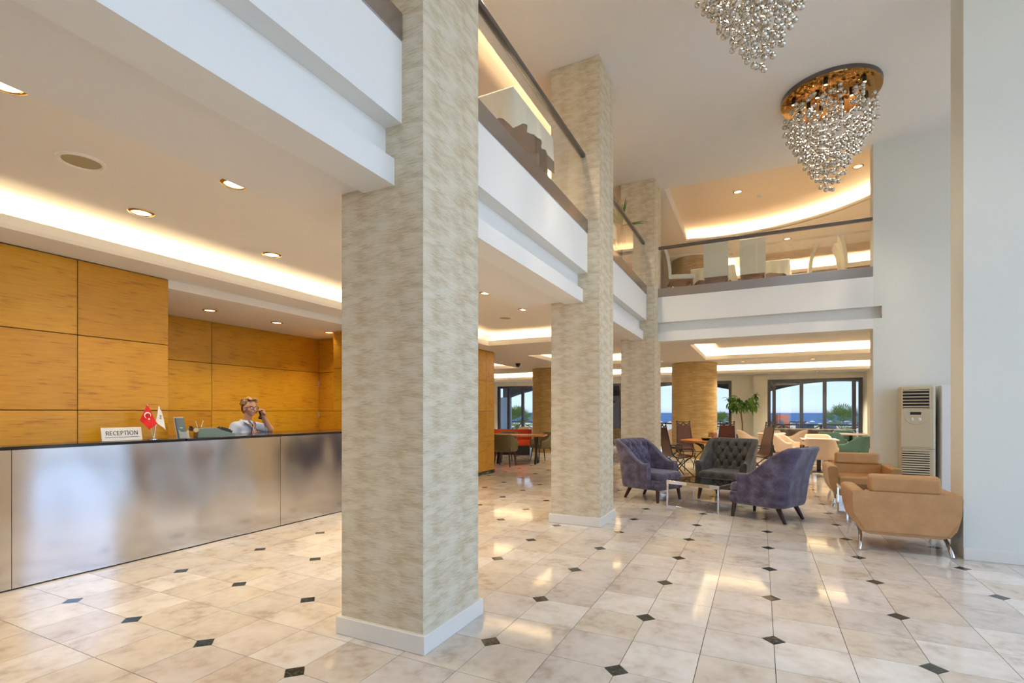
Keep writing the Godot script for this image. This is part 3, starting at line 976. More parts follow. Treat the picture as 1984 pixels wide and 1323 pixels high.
func place(proto, called, label, category, x, z, turn, group, y = 0.0):
	var o = proto.duplicate()
	o.name = numbered(called)
	add_child(o)
	o.position = V(x, y, z)
	o.rotation.y = turn
	return tag(o, label, category, group)
func tan_chair():
	var t = Node3D.new()
	# tapered body: a front outline run back to front, seat and arms on it
	var half = [Vector2(0.27, 0.165), Vector2(0.335, 0.185), Vector2(0.385, 0.25), Vector2(0.415, 0.36), Vector2(0.43, 0.5), Vector2(0.435, 0.575)]
	var body = []
	for p in half: body.append(Vector2(p.x, min(p.y, 0.36)))
	var under = [Vector2(-0.27, 0.165), Vector2(0.27, 0.165), Vector2(0.335, 0.185), Vector2(0.385, 0.25), Vector2(0.41, 0.33), Vector2(-0.41, 0.33), Vector2(-0.385, 0.25), Vector2(-0.335, 0.185)]
	var g = G.new()
	g.prism(under, -0.37, 0.30)
	obj("base", g, M.tan_leather, t)
	for s in [-1, 1]:
		var rings = []
		for z in [-0.385, -0.375, -0.36, 0.3, 0.325, 0.335]:
			var k = 0.0 if abs(z) < 0.365 and z < 0.32 else (0.012 if z < 0.33 and z > -0.38 else 0.028)
			var ring = []
			for p in [Vector2(0.3, 0.2), Vector2(0.34, 0.18), Vector2(0.388, 0.25), Vector2(0.418, 0.36), Vector2(0.434, 0.5), Vector2(0.436, 0.555), Vector2(0.426, 0.578), Vector2(0.4, 0.588), Vector2(0.34, 0.588), Vector2(0.315, 0.58), Vector2(0.305, 0.56), Vector2(0.3, 0.4)]:
				var c = Vector2(0.365, 0.38)
				var q = c + (p - c) * (1.0 - k * 2.0)
				ring.append(V(s * q.x, q.y, z))
			rings.append(ring)
		g = G.new()
		g.loft(rings)
		obj("arm", g, M.tan_leather, t)
	obj("seat_cushion", rb(V(0, 0.38, 0.03), V(0.6, 0.12, 0.56), 0.03), M.tan_leather, t)
	g = G.new()
	var rr = []
	for i in 9:
		var y = lerpf(0.2, 0.585, i / 8.0)
		var w = 0.3 + 0.12 * clampf((y - 0.18) / 0.2, 0, 1)
		var row = []
		for j in 2: row.append(V((j * 2 - 1) * w, y, -0.389))
		rr.append(row)
	g.rbox(V(0, 0.45, -0.31), V(0.62, 0.27, 0.15), 0.02)
	g.grid(rr, false, false, false)
	obj("backrest", g, M.tan_leather, t)
	obj("headrest", rb(V(0, 0.66, -0.3), V(0.56, 0.17, 0.15), 0.03, Basis(Vector3.RIGHT, -0.1)), M.tan_leather, t)
	for s in [-1, 1]:
		g = G.new()
		var pts = curve([V(s * 0.36, 0.008, -0.37), V(s * 0.35, 0.07, -0.34), V(s * 0.335, 0.15, -0.23), V(s * 0.33, 0.185, 0.0), V(s * 0.335, 0.15, 0.22), V(s * 0.35, 0.07, 0.3), V(s * 0.36, 0.008, 0.32)], 5)
		g.tube(pts, 0.017, 10)
		obj("leg", g, M.chrome, t)
	return t
func strip(path, width, thick):
	# a bent band: the path lies in z and y, the width in x
	var g = G.new()
	var rings = []
	for i in path.size():
		var t = (path[min(i + 1, path.size() - 1)] - path[max(i - 1, 0)]).normalized()
		var nn = V(0, t.z, -t.y).normalized() * thick / 2
		var p = path[i]
		var w = width[i] / 2 if width is Array else width / 2
		rings.append([p + nn + V(-w, 0, 0), p + nn + V(w, 0, 0), p - nn + V(w, 0, 0), p - nn + V(-w, 0, 0)])
	for i in rings.size() - 1:
		for k in 4:
			var a = rings[i][k]; var b = rings[i][(k + 1) % 4]; var c = rings[i + 1][(k + 1) % 4]; var d = rings[i + 1][k]
			var m = (b - a).cross(d - a).normalized()
			var ct = (rings[i][0] + rings[i][1] + rings[i][2] + rings[i][3]) / 4
			if m.dot((a + b) / 2 - ct) < 0: m = -m
			g.quad(a, b, c, d, m)
	for e in [0, rings.size() - 1]: g.quad(rings[e][0], rings[e][1], rings[e][2], rings[e][3])
	return g
func leather_chair():
	var t = Node3D.new()
	var path = curve([V(0, 0.45, 0.25), V(0, 0.43, 0.1), V(0, 0.41, -0.08), V(0, 0.47, -0.21), V(0, 0.7, -0.27), V(0, 1.04, -0.34)], 5)
	var w = []
	for i in path.size(): w.append(0.44 if i < 12 else lerpf(0.44, 0.3, (i - 12.0) / (path.size() - 13)))
	obj("leather_sling", strip(path, w, 0.014), M.brown_leather, t)
	for s in [-1, 1]:
		var rail = []
		for i in path.size(): rail.append(path[i] + V(s * (w[i] / 2 + 0.008), 0, 0))
		rail.append(rail[-1] + V(0, 0.09, -0.015))
		obj("side_rail", tb(rail, 0.011, 6), M.iron, t)
		var gg = G.new()
		gg.sphere(rail[-1], 0.018, 8, 6)
		obj("finial", gg, M.iron, t)
		obj("leg", tb(curve([V(s * 0.22, 0.44, 0.2), V(s * 0.14, 0.26, 0.02), V(s * 0.22, 0.0, -0.26)], 6), 0.011, 6), M.iron, t)
		obj("leg", tb(curve([V(s * 0.22, 0.42, -0.16), V(s * 0.14, 0.26, 0.02), V(s * 0.22, 0.0, 0.28)], 6), 0.011, 6), M.iron, t)
		obj("armrest", tb(curve([V(s * 0.2, 0.62, -0.25), V(s * 0.26, 0.6, -0.05), V(s * 0.27, 0.6, 0.15), V(s * 0.26, 0.55, 0.2), V(s * 0.23, 0.44, 0.2)], 5), 0.012, 6), M.iron, t)
	obj("crest", tb(curve([V(-0.15, 1.08, -0.35), V(-0.06, 1.05, -0.345), V(0, 1.1, -0.352), V(0.06, 1.05, -0.345), V(0.15, 1.08, -0.35)], 5), 0.012, 6), M.iron, t)
	obj("crossbar", tb([V(-0.15, 1.12, -0.356), V(0.15, 1.12, -0.356)], 0.009, 6), M.iron, t)
	obj("stretcher", tb(curve([V(-0.2, 0.06, -0.2), V(0, 0.26, 0.02), V(0.2, 0.06, -0.2)], 6), 0.008, 6), M.iron, t)
	return t
func parsons_chair():
	var t = Node3D.new()
	obj("seat", rb(V(0, 0.44, 0.02), V(0.43, 0.09, 0.44), 0.02), M.white_leather, t)
	obj("backrest", strip(curve([V(0, 0.4, -0.21), V(0, 0.6, -0.22), V(0, 0.85, -0.26), V(0, 1.02, -0.32)], 5), 0.43, 0.055), M.white_leather, t)
	obj("seat_rail", rb(V(0, 0.375, 0.0), V(0.4, 0.05, 0.4), 0.006), M.brown_wood, t)
	for s in [-1, 1]:
		for z in [-0.19, 0.19]: obj("leg", rb(V(s * 0.18, 0.19, z), V(0.04, 0.38, 0.04), 0.004), M.brown_wood, t)
	return t
func cloth(w, d, drop, sd):
	# a square tablecloth with a wavy hem and corners that hang lower
	var r = RandomNumberGenerator.new()
	r.seed = sd
	var per = []
	var N = 22
	for side in 4:
		for k in N:
			var a = float(k) / N
			var p = [V(lerpf(-w, w, a), 0, -d), V(w, 0, lerpf(-d, d, a)), V(lerpf(w, -w, a), 0, d), V(-w, 0, lerpf(d, -d, a))][side] / 2
			var out = [V(0, 0, -1), V(1, 0, 0), V(0, 0, 1), V(-1, 0, 0)][side]
			var cn = min(a, 1 - a)
			if k == 0: out = (out + [V(-1, 0, 0), V(0, 0, -1), V(1, 0, 0), V(0, 0, 1)][side]).normalized() * 1.3
			per.append([p, out, drop + 0.13 * exp(-cn * 9.0) + 0.012 * sin(a * 21 + side * 2 + sd)])
	var rows = [[], [], [], [], []]
	for i in per.size():
		var q = per[i]
		var wob = sin(i * 1.7 + sd) * 0.5 + sin(i * 0.73 + sd * 2) * 0.5
		rows[0].append(q[0] * 0.97)
		rows[1].append(q[0] + V(0, -0.001, 0) + q[1] * 0.004)
		rows[2].append(q[0] + q[1] * 0.012 - V(0, 0.02, 0))
		rows[3].append(q[0] + q[1] * (0.02 + 0.012 * wob) - V(0, q[2] * 0.55, 0))
		rows[4].append(q[0] + q[1] * (0.03 + 0.03 * wob) - V(0, q[2], 0))
	var g = G.new()
	g.grid(rows, false, true, true)
	g.quad(V(-w, 0, -d) / 2, V(w, 0, -d) / 2, V(w, 0, d) / 2, V(-w, 0, d) / 2, Vector3.UP)
	return g
func gallery_table(x, z, w, d, label, clabel, sd):
	var t = thing("gallery_table", label, "table", V(x, 3.5, z), 0, "tables of the gallery")
	obj("table_top", rb(V(0, 0.735, 0), V(w - 0.02, 0.03, d - 0.02), 0.004), M.brown_wood, t)
	obj("apron", rb(V(0, 0.66, 0), V(w - 0.1, 0.11, d - 0.1), 0.004), M.brown_wood, t)
	for sx in [-1, 1]:
		for sz in [-1, 1]: obj("leg", rb(V(sx * (w / 2 - 0.07), 0.36, sz * (d / 2 - 0.07)), V(0.07, 0.72, 0.07), 0.005), M.brown_wood, t)
	var c = obj("tablecloth", cloth(w, d, 0.24, sd), M.linen)
	c.position = V(x, 3.5 + 0.753, z)
	tag(c, clabel, "tablecloth", "cream tablecloths of the gallery")
func facing(dx, dz): return atan2(dx, dz)

func lounge():
	tufted_chair("tufted_armchair", "purple velvet tufted armchair in front of the square column", M.purple, V(-1.53, 0, -8.1), facing(0.5, 0.24), "tufted armchairs round the black glass table")
	tufted_chair("tufted_armchair", "purple velvet tufted armchair with its back turned, next to the tan armchairs", M.purple, V(0.09, 0, -7.3), facing(-0.515, -0.26), "tufted armchairs round the black glass table")
	tufted_chair("tufted_armchair", "dark grey velvet tufted armchair behind the black glass table", M.grey_velvet, V(-0.5, 0, -8.65), facing(-0.28, 0.95), "tufted armchairs round the black glass table")
	# low table: black glass in a chrome frame on two hoops
	var t = thing("coffee_table", "low square coffee table with black glass top and chrome frame", "table", V(-0.7, 0, -7.68), 0)
	t.rotation.y = -atan2(0.32, 0.71)
	var a = 0.39
	var b = 0.35
	obj("glass_top", rb(V(0, 0.381, 0), V(0.765, 0.012, 0.69), 0.003), M.black_glass, t)
	var g = G.new()
	for s in [-1, 1]:
		g.rbox(V(0, 0.355, s * b), V(0.8, 0.05, 0.02), 0.003); g.rbox(V(s * a, 0.355, 0), V(0.02, 0.05, 0.7), 0.003)
	obj("frame", g, M.chrome, t)
	for s in [-1, 1]:
		for u in [-1, 1]: obj("leg", rb(V(u * (a - 0.005), 0.165, s * b), V(0.025, 0.33, 0.02), 0.003), M.chrome, t)
		obj("floor_bar", rb(V(0, 0.011, s * b), V(0.77, 0.02, 0.02), 0.003), M.chrome, t)
	var p = tan_chair()
	place(p, "leather_armchair", "tan leather armchair with its back turned, beside the pale pier", "armchair", 1.245, -6.36, PI, "tan leather armchairs")
	place(p, "leather_armchair", "tan leather armchair facing the chrome side table, before the air conditioner", "armchair", 1.31, -8.85, 0.0, "tan leather armchairs")
	place(p, "leather_armchair", "tan leather armchair half hidden behind the pale pier", "armchair", 2.62, -7.55, -PI / 2, "tan leather armchairs")
	p.free()
	t = thing("side_table", "low side table with dark top and chrome frame between tan armchairs", "table", V(1.33, 0, -7.67))
	obj("table_top", rb(V(0, 0.385, 0), V(0.72, 0.02, 0.78), 0.003), M.black_glass, t)
	for s in [-1, 1]:
		obj("top_bar", rb(V(s * 0.38, 0.38, 0), V(0.03, 0.04, 0.84), 0.003), M.chrome, t)
		for u in [-1, 1]: obj("leg", rb(V(s * 0.38, 0.18, u * 0.405), V(0.022, 0.36, 0.022), 0.003), M.chrome, t)
		obj("floor_bar", rb(V(0, 0.011, s * 0.405), V(0.74, 0.018, 0.018), 0.003), M.chrome, t)
	# standing air conditioner
	t = thing("air_conditioner", "beige floor standing air conditioner with dark top louvres", "air conditioner", V(2.1, 0, -9.44), -0.12)
	obj("body", rb(V(0, 0.875, 0), V(0.42, 1.75, 0.28), 0.035), M.ac_body, t)
	obj("outlet", bx(-0.175, 0.135, 1.42, 1.69, 0.139, 0.143), M.black, t)
	for k in 6: obj("louvre", rb(V(-0.02, 1.44 + k * 0.047, 0.148), V(0.32, 0.012, 0.02), 0.003, Basis(Vector3.RIGHT, 0.5)), M.ac_body, t)
	for x in [-0.18, 0.14]: obj("outlet_edge", rb(V(x, 1.555, 0.147), V(0.014, 0.29, 0.018), 0.003), M.ac_body, t)
	obj("front_panel", rb(V(-0.02, 1.12, 0.141), V(0.35, 0.56, 0.016), 0.006), M.ac_body, t)
	obj("display", bx(-0.085, 0.04, 1.32, 1.36, 0.149, 0.152), M.black_glass, t)
	g = G.new()
	var arc = []
	for k in 15: arc.append(V(-0.02 + cos(PI + PI * k / 14.0) * 0.13, 1.3 + sin(PI + PI * k / 14.0) * 0.12, 0.151))
	g.tube(arc, 0.004, 6)
	obj("control_rim", g, M.ac_body, t)
	for x in [-0.06, 0.025]:
		g = G.new()
		g.sphere(V(x, 1.25, 0.15), V(0.018, 0.026, 0.006), 12, 8)
		obj("knob", g, M.white_plastic, t)
	obj("intake", bx(-0.18, 0.14, 0.12, 0.78, 0.139, 0.1415), M.black, t)
	for k in 19: obj("grille_slat", rb(V(-0.02, 0.14 + k * 0.0345, 0.147), V(0.32, 0.021, 0.014), 0.003, Basis(Vector3.RIGHT, -0.5)), M.ac_body, t)
	obj("seam", bx(-0.2, 0.2, 0.815, 0.819, 0.1395, 0.1405), M.dark_button, t)
	t = thing("cabinet", "tall plain white cabinet to the right of the air conditioner", "cabinet", V(2.72, 0, -9.47))
	obj("body", rb(V(0, 0.875, 0), V(0.72, 1.75, 0.29), 0.006), M.white_plastic, t)
	for s in [-1, 1]: obj("door", rb(V(s * 0.178, 0.9, 0.152), V(0.35, 1.66, 0.016), 0.004), M.white_plastic, t)

func gallery():
	gallery_table(-0.85, -11.25, 0.8, 0.9, "wooden gallery table behind the two turned white chairs", "cream cloth on the gallery table between the turned white chairs", 3)
	gallery_table(0.1, -11.3, 0.8, 0.9, "wooden gallery table next to the sideways white chair", "cream cloth on the gallery table next to the sideways chair", 5)
	gallery_table(2.42, -11.05, 0.9, 0.9, "wooden gallery table at the right wall end", "cream cloth on the gallery table at the wall end", 8)
	gallery_table(-2.4, -4.5, 0.86, 0.95, "wooden gallery table near the large column", "cream cloth with hanging corners on the table near the large column", 11)
	gallery_table(-2.45, -7.35, 0.86, 0.9, "wooden gallery table beside the spiky plant", "cream cloth on the table beside the spiky plant", 13)
	var p = parsons_chair()
	var list = [[-0.74, -10.42, 0.0, "white upholstered gallery chair with back turned, left of two"], [-0.12, -10.5, 0.0, "white upholstered gallery chair with back turned, right of two"], [-1.5, -11.25, PI / 2, "white upholstered gallery chair sideways next to the gold column"], [-1.4, -10.25, PI / 2 + 0.3, "white upholstered gallery chair next to the square corner column"], [0.64, -11.2, -PI / 2, "white upholstered gallery chair standing sideways with an open space behind"], [1.6, -11.35, PI / 2, "white upholstered gallery chair pulled to the wall end table"], [1.6, -10.75, PI / 2 - 0.1, "white upholstered gallery chair at the balustrade by the wall end"], [2.3, -11.85, 0.01, "white upholstered gallery chair behind the wall end table"]]
	for c in list: place(p, "gallery_chair", c[3], "chair", c[0], c[1], PI if c[2] == 0.0 else c[2], "white gallery chairs", 3.5)
	place(p, "gallery_chair", "white upholstered gallery chair behind the table near the large column", "chair", -3.18, -4.6, PI / 2, "white gallery chairs", 3.5)
	p.free()
	# spiky plant in a pot behind the third balustrade
	var t = thing("spiky_plant", "spiky leaved plant in a pot behind the gallery glass", "plant", V(-2.15, 3.5, -8.62))
	obj("pot", lt([Vector2(0.0, 0), Vector2(0.15, 0), Vector2(0.2, 0.34), Vector2(0.18, 0.34), Vector2(0.17, 0.3), Vector2(0, 0.3)], 20), M.terracotta, t)
	obj("stem", tb([V(0, 0.3, 0), V(0.02, 1.08, 0.01)], 0.025, 8), M.bark, t)
	rng.seed = 5
	for k in 26:
		var a = k * 2.4
		var up = lerpf(0.15, 1.4, fmod(k * 0.618, 1.0))
		var d = V(cos(a) * cos(up), sin(up), sin(a) * cos(up))
		obj("leaf", blade(V(0.02, 1.05, 0.01), d, 0.38 + 0.16 * rng.randf(), 0.034, 0.12), M.leaf, t)
func blade(at, d, ln, w, droop):
	# a long pointed leaf with a folded midrib
	var g = G.new()
	var side = d.cross(Vector3.UP)
	side = side.normalized() if side.length() > 0.05 else Vector3.RIGHT
	var pts = []
	for i in 6:
		var t = i / 5.0
		pts.append([at + d * ln * t - V(0, droop * t * t * ln, 0), w * sin(PI * (0.12 + 0.88 * t)) * (1.0 - 0.2 * t)])
	var up = side.cross(d).normalized()
	for i in 5:
		var a = pts[i]
		var b = pts[i + 1]
		for s in [-1, 1]:
			var a1 = a[0] + side * s * a[1] / 2 + up * a[1] * 0.2
			var b1 = b[0] + side * s * b[1] / 2 + up * b[1] * 0.2
			g.quad(a[0], b[0], b1, a1)
	return g

# ---- reception
func reception():
	var t = thing("reception_counter", "long reception counter clad in brushed stainless steel sheets", "counter", V(-5.11, 0, 0))
	var seams = [-5.85, -4.17, -1.77, 0.63, 3.03, 5.4]
	for i in seams.size() - 1:
		var rows = []
		for a in 41:
			var z = lerpf(seams[i] + 0.002, seams[i + 1] - 0.002, a / 40.0)
			var row = []
			for b in 15:
				var y = lerpf(0.012, 1.07, b / 14.0)
				var e = sin(PI * a / 40.0) * 1.0
				var bulge = 0.007 * sin(z * 4.3 + 0.7 * sin(y * 3.1 + i)) + 0.003 * sin(z * 8.1 + y * 2.3 + i * 2.0) + 0.001 * sin(z * 17.0 - y * 5.0)
				row.append(V(bulge * e, y, z))
			rows.append(row)
		var g = G.new()
		g.grid(rows, false, false, true)
		obj("steel_sheet", g, M.steel, t)
	obj("carcass", bx(-0.2, -0.012, 0.0, 1.07, -5.85, 5.4), M.black, t)
	obj("end_sheet", rb(V(-0.12, 0.535, -5.848), V(0.23, 1.06, 0.01), 0.002), M.steel, t)
	var w = thing("granite_worktop", "thin black granite worktop on the steel counter", "worktop", V(-5.07, 1.07, 0))
	obj("front_slab", rb(V(-0.148, 0.014, 1.17), V(0.276, 0.028, 8.44), 0.004), M.granite, w)
	obj("alcove_slab", rb(V(-0.41, 0.014, -4.45), V(0.82, 0.028, 2.78), 0.004), M.granite, w)
	# the sign
	var s = thing("reception_sign", "white RECEPTION sign plate leaning on the counter", "sign", V(-5.2, 1.098, -2.56), PI / 2)
	s.rotation = Vector3(0, PI / 2, 0)
	var sb = Basis(Vector3.RIGHT, -0.2)
	obj("plate", rb(sb * V(0, 0.062, 0), V(0.325, 0.122, 0.008), 0.002, sb), mat("sign_plate", C(228, 226, 222), 0.25, 0.3), s)
	var tm = TextMesh.new()
	tm.text = "RECEPTION"
	var f = SystemFont.new()
	f.font_names = PackedStringArray(["Droid Sans"])
	tm.font = f
	tm.font_size = 32
	tm.pixel_size = 0.0016
	tm.depth = 0.002
	var o = obj("lettering", tm, M.black, s)
	o.transform = Transform3D(sb, sb * V(0, 0.07, 0.0052))
	obj("underline", rb(sb * V(0, 0.034, 0.005), V(0.27, 0.003, 0.002), 0.0005, sb), M.black, s)
	obj("foot", rb(V(0, 0.004, -0.03), V(0.3, 0.008, 0.06), 0.002), M.sign_plate, s)
	# two little flags in one chrome stand; u runs along -z
	s = thing("flag_stand", "chrome desk stand holding a red and a white table flag", "flag stand", V(-5.22, 1.098, -2.83), PI / 2)
	obj("base", lt([Vector2(0, 0), Vector2(0.045, 0), Vector2(0.045, 0.006), Vector2(0.014, 0.014), Vector2(0.01, 0.03), Vector2(0, 0.03)], 24), M.chrome, s)
	var polesT = [V(-0.055, 0.335, 0.0), V(0.052, 0.32, -0.01)]
	for p in polesT: obj("pole", tb([V(sign(p.x) * 0.006, 0.015, 0), p], 0.003, 8), M.chrome, s)
	var quadcloth = func(A, B, Cc, D, wave):
		var rows = []
		for i in 13:
			var row = []
			for k in 13:
				var u = i / 12.0
				var v = k / 12.0
				var p = A.lerp(B, u).lerp(D.lerp(Cc, u), v)
				row.append(p + V(0, 0, wave * sin(u * 7.0 + v * 3.0)))
			rows.append(row)
		var g = G.new()
		g.grid(rows)
		return g
	var A = polesT[0]
	var fl = obj("red_flag", quadcloth.call(A, V(0.026, 0.15, 0.012), V(-0.045, 0.093, 0.016), V(-0.125, 0.185, 0.01), 0.004), mat("flag_red", C(214, 16, 20), 0.6, 0.0, {"back": Color(0.3, 0.02, 0.02)}), s)
	var cm = mat("flag_white", C(240, 238, 234), 0.6, 0.0, {"back": Color(0.25, 0.25, 0.25)})
	var moon = []
	for k in 21:
		var a = lerpf(0.65, TAU - 0.65, k / 20.0)
		moon.append(Vector2(cos(a), sin(a)) * 0.03)
	for k in 21:
		var a = lerpf(TAU - 0.78, 0.78, k / 20.0)
		moon.append(Vector2(cos(a) * 0.024 + 0.0065, sin(a) * 0.024))
	var star = []
	for k in 10: star.append(Vector2(cos(TAU * k / 10.0 + 0.3), sin(TAU * k / 10.0 + 0.3)) * (0.0125 if k % 2 == 0 else 0.005))
	var mg = G.new()
	mg.x = Transform3D(Basis(Vector3.BACK, -1.15), V(-0.063, 0.232, 0.02))
	mg.prism(moon, -0.0006, 0.0006)
	obj("crescent", mg, cm, fl)
	mg = G.new()
	mg.x = Transform3D(Basis(), V(-0.05, 0.196, 0.021))
	mg.prism(star, -0.0006, 0.0006)
	obj("star", mg, cm, fl)
	A = polesT[1]
	var wf = obj("white_flag", quadcloth.call(A, A + V(0.02, -0.05, 0.01), V(0.108, 0.085, 0.01), V(0.018, 0.17, 0.0), 0.006), cm, s)
	for k in 3: obj("emblem", rb(V(0.055, 0.225 - k * 0.013, 0.016), V(0.022 - 0.006 * (k % 2), 0.006, 0.001), 0.0003, Basis(Vector3.BACK, -0.5)), M.dark_button, wf)
	# brochure holder
	s = thing("brochure_holder", "clear acrylic holder with grey blue brochures on the counter", "brochure holder", V(-5.2, 1.098, -3.1), PI / 2 + 0.25)
	var hb = Basis(Vector3.RIGHT, -0.2)
	obj("brochure", rb(hb * V(0, 0.105, -0.012), V(0.1, 0.205, 0.012), 0.001, hb), mat("brochure", C(88, 110, 118), 0.4), s)
	obj("brochure_print", rb(hb * V(0.0, 0.105, -0.0055), V(0.035, 0.006, 0.0008), 0.0002, hb), M.white_plastic, s)
	obj("back_plate", rb(hb * V(0, 0.11, -0.022), V(0.115, 0.22, 0.004), 0.001, hb), mat("acrylic", C(214, 226, 226), 0.05, 0.0, {"alpha": 0.25}), s)
	var pk = [Vector2(-0.058, 0.0), Vector2(0.058, 0.0), Vector2(0.058, 0.085), Vector2(0.03, 0.06), Vector2(-0.03, 0.06), Vector2(-0.058, 0.085)]
	mg = G.new()
	mg.x = Transform3D(hb, Vector3.ZERO)
	mg.prism(pk, 0.014, 0.017)
	obj("front_pocket", mg, M.acrylic, s)
	obj("foot", rb(V(0, 0.002, 0.0), V(0.116, 0.004, 0.08), 0.001), M.acrylic, s)
	# typewriter, its keyboard towards -z
	s = thing("typewriter", "grey green portable typewriter with black keys on the counter", "typewriter", V(-5.36, 1.098, -3.47), -0.42)
	var tg = mat("typewriter_green", C(112, 132, 122), 0.35)
	mg = G.new()
	mg.x = Transform3D(Basis(Vector3.UP, PI / 2), Vector3.ZERO)
	mg.prism([Vector2(-0.13, 0.0), Vector2(0.22, 0.0), Vector2(0.22, 0.03), Vector2(0.19, 0.034), Vector2(0.075, 0.075), Vector2(0.05, 0.092), Vector2(-0.12, 0.085)], -0.155, 0.155)
	# the outline runs along local x; turned so that the keyboard end looks to -z
	obj("body", mg, tg, s)
	var key = G.new()
	key.lathe([Vector2(0.0075, 0.0), Vector2(0.0075, 0.007), Vector2(0.005, 0.009), Vector2(0, 0.009)], 8)
	var km = key.mesh()
	obj("key_bed", rb(V(0, 0.062, -0.14), V(0.29, 0.03, 0.11), 0.004, Basis(Vector3.RIGHT, -0.33)), M.black, s)
	for r in 4:
		for k in 11:
			obj("key", km, M.black if (r + k) % 7 else M.white_plastic, s).position = V(-0.115 + k * 0.022 + r * 0.004, 0.092 - r * 0.0085, -0.105 - r * 0.024)
	obj("carriage", tb([V(-0.17, 0.075, 0.15), V(0.17, 0.075, 0.15)], 0.02, 14), M.black, s)
	for e in [-1, 1]: obj("platen_knob", tb([V(e * 0.17, 0.075, 0.15), V(e * 0.195, 0.075, 0.15)], 0.024, 14), M.chrome, s)
	obj("paper_rest", rb(V(0, 0.1, 0.17), V(0.22, 0.025, 0.004), 0.001, Basis(Vector3.RIGHT, 0.4)), M.black, s)
	s = thing("pen_cup", "small cup with two pale pens behind the typewriter", "pen cup", V(-5.62, 1.098, -3.52))
	obj("cup", lt([Vector2(0, 0), Vector2(0.03, 0), Vector2(0.033, 0.09), Vector2(0.03, 0.09), Vector2(0.028, 0.006), Vector2(0, 0.006)], 16), M.black, s)
	obj("pen", tb([V(0.0, 0.01, 0.0), V(0.02, 0.16, 0.05)], 0.004, 6), M.white_plastic, s)
	obj("pen", tb([V(0.0, 0.01, 0.0), V(0.0, 0.165, -0.045)], 0.004, 6), M.white_plastic, s)

# ---- people: distance fields joined smoothly and meshed as surface nets
func net(bones, lo, hi, cell, k, g, tint, cut = null):
	var n = Vector3i(((hi - lo) / cell).ceil()) + Vector3i.ONE
	var f = PackedFloat32Array()
	f.resize(n.x * n.y * n.z)
	f.fill(1.0)
	var i = 0
	for b in bones:
		var rr = (max(b[2], b[3]) if b.size() == 4 else max(b[1].x, max(b[1].y, b[1].z))) + k + 2.5 * cell
		var p0 = b[0]
		var p1 = b[1] if b.size() == 4 else b[0]
		var a0 = Vector3i(((p0.min(p1) - V(rr, rr, rr) - lo) / cell).floor()).clamp(Vector3i.ZERO, n - Vector3i.ONE)
		var a1 = Vector3i(((p0.max(p1) + V(rr, rr, rr) - lo) / cell).ceil()).clamp(Vector3i.ZERO, n - Vector3i.ONE)
		for x in range(a0.x, a1.x + 1):
			for y in range(a0.y, a1.y + 1):
				for z in range(a0.z, a1.z + 1):
					var p = lo + V(x, y, z) * cell
					var d
					if b.size() == 4:
						var ab = p1 - p0
						var t = clampf((p - p0).dot(ab) / ab.dot(ab), 0, 1)
						d = (p - p0 - ab * t).length() - lerpf(b[2], b[3], t)
					else:
						var q = (p - p0) / b[1]
						var l = q.length()
						d = (l - 1.0) * l / max((q / b[1]).length(), 1e-6)
					i = (x * n.y + y) * n.z + z
					var h = clampf(0.5 + 0.5 * (f[i] - d) / k, 0, 1)
					f[i] = lerpf(f[i], d, h) - k * h * (1 - h) if f[i] < 0.9 else min(f[i], d)
	if cut != null:
		for x in n.x:
			for y in n.y:
				for z in n.z:
					i = (x * n.y + y) * n.z + z
					if f[i] < 0.05: f[i] = max(f[i], cut.call(lo + V(x, y, z) * cell))
	var sy = n.z
	var sx = n.y * n.z
	var at = {}
	var vs = []
	for x in n.x - 1:
		for y in n.y - 1:
			for z in n.z - 1:
				i = x * sx + y * sy + z
				var sm = 0
				for c in 8:
					if f[i + (sx if c & 1 else 0) + (sy if c & 2 else 0) + (1 if c & 4 else 0)] < 0: sm += 1
				if sm == 0 or sm == 8: continue
				var sum = Vector3.ZERO
				var cnt = 0
				for e in [[0, 1], [2, 3], [4, 5], [6, 7], [0, 2], [1, 3], [4, 6], [5, 7], [0, 4], [1, 5], [2, 6], [3, 7]]:
					var va = f[i + (sx if e[0] & 1 else 0) + (sy if e[0] & 2 else 0) + (1 if e[0] & 4 else 0)]
					var vb = f[i + (sx if e[1] & 1 else 0) + (sy if e[1] & 2 else 0) + (1 if e[1] & 4 else 0)]
					if (va < 0) == (vb < 0): continue
					var t = va / (va - vb)
					sum += V(1.0 if e[0] & 1 else 0.0, 1.0 if e[0] & 2 else 0.0, 1.0 if e[0] & 4 else 0.0).lerp(V(1.0 if e[1] & 1 else 0.0, 1.0 if e[1] & 2 else 0.0, 1.0 if e[1] & 4 else 0.0), t)
					cnt += 1
				at[i] = vs.size()
				vs.append(lo + (V(x, y, z) + sum / cnt) * cell)
	var nr = []
	nr.resize(vs.size())
	nr.fill(Vector3.ZERO)
	var quads = []
	for id in at:
		var x = id / sx
		var y = (id / sy) % n.y
		var z = id % sy
		for ax in 3:
			var st = [sx, sy, 1][ax]
			var u = [sy, 1, sx][ax]
			var w = [1, sx, sy][ax]
			if (f[id] < 0) == (f[id + st] < 0): continue
			if not (at.has(id - u) and at.has(id - w) and at.has(id - u - w)): continue
			var q = [at[id], at[id - u], at[id - u - w], at[id - w]]
			var m = (vs[q[1]] - vs[q[0]]).cross(vs[q[2]] - vs[q[0]])
			var dir = [V(1, 0, 0), V(0, 1, 0), V(0, 0, 1)][ax] * (1.0 if f[id] < 0 else -1.0)
			if m.dot(dir) < 0: m = -m
			for e in q: nr[e] += m
			quads.append(q)
	for q in quads:
		for tr in [[0, 1, 2], [0, 2, 3]]:
			var a = q[tr[0]]; var b = q[tr[1]]; var c = q[tr[2]]
			g.col = tint.call((vs[a] + vs[b] + vs[c]) / 3)
			g.tri(vs[a], vs[b], vs[c], nr[a].normalized(), nr[b].normalized(), nr[c].normalized())

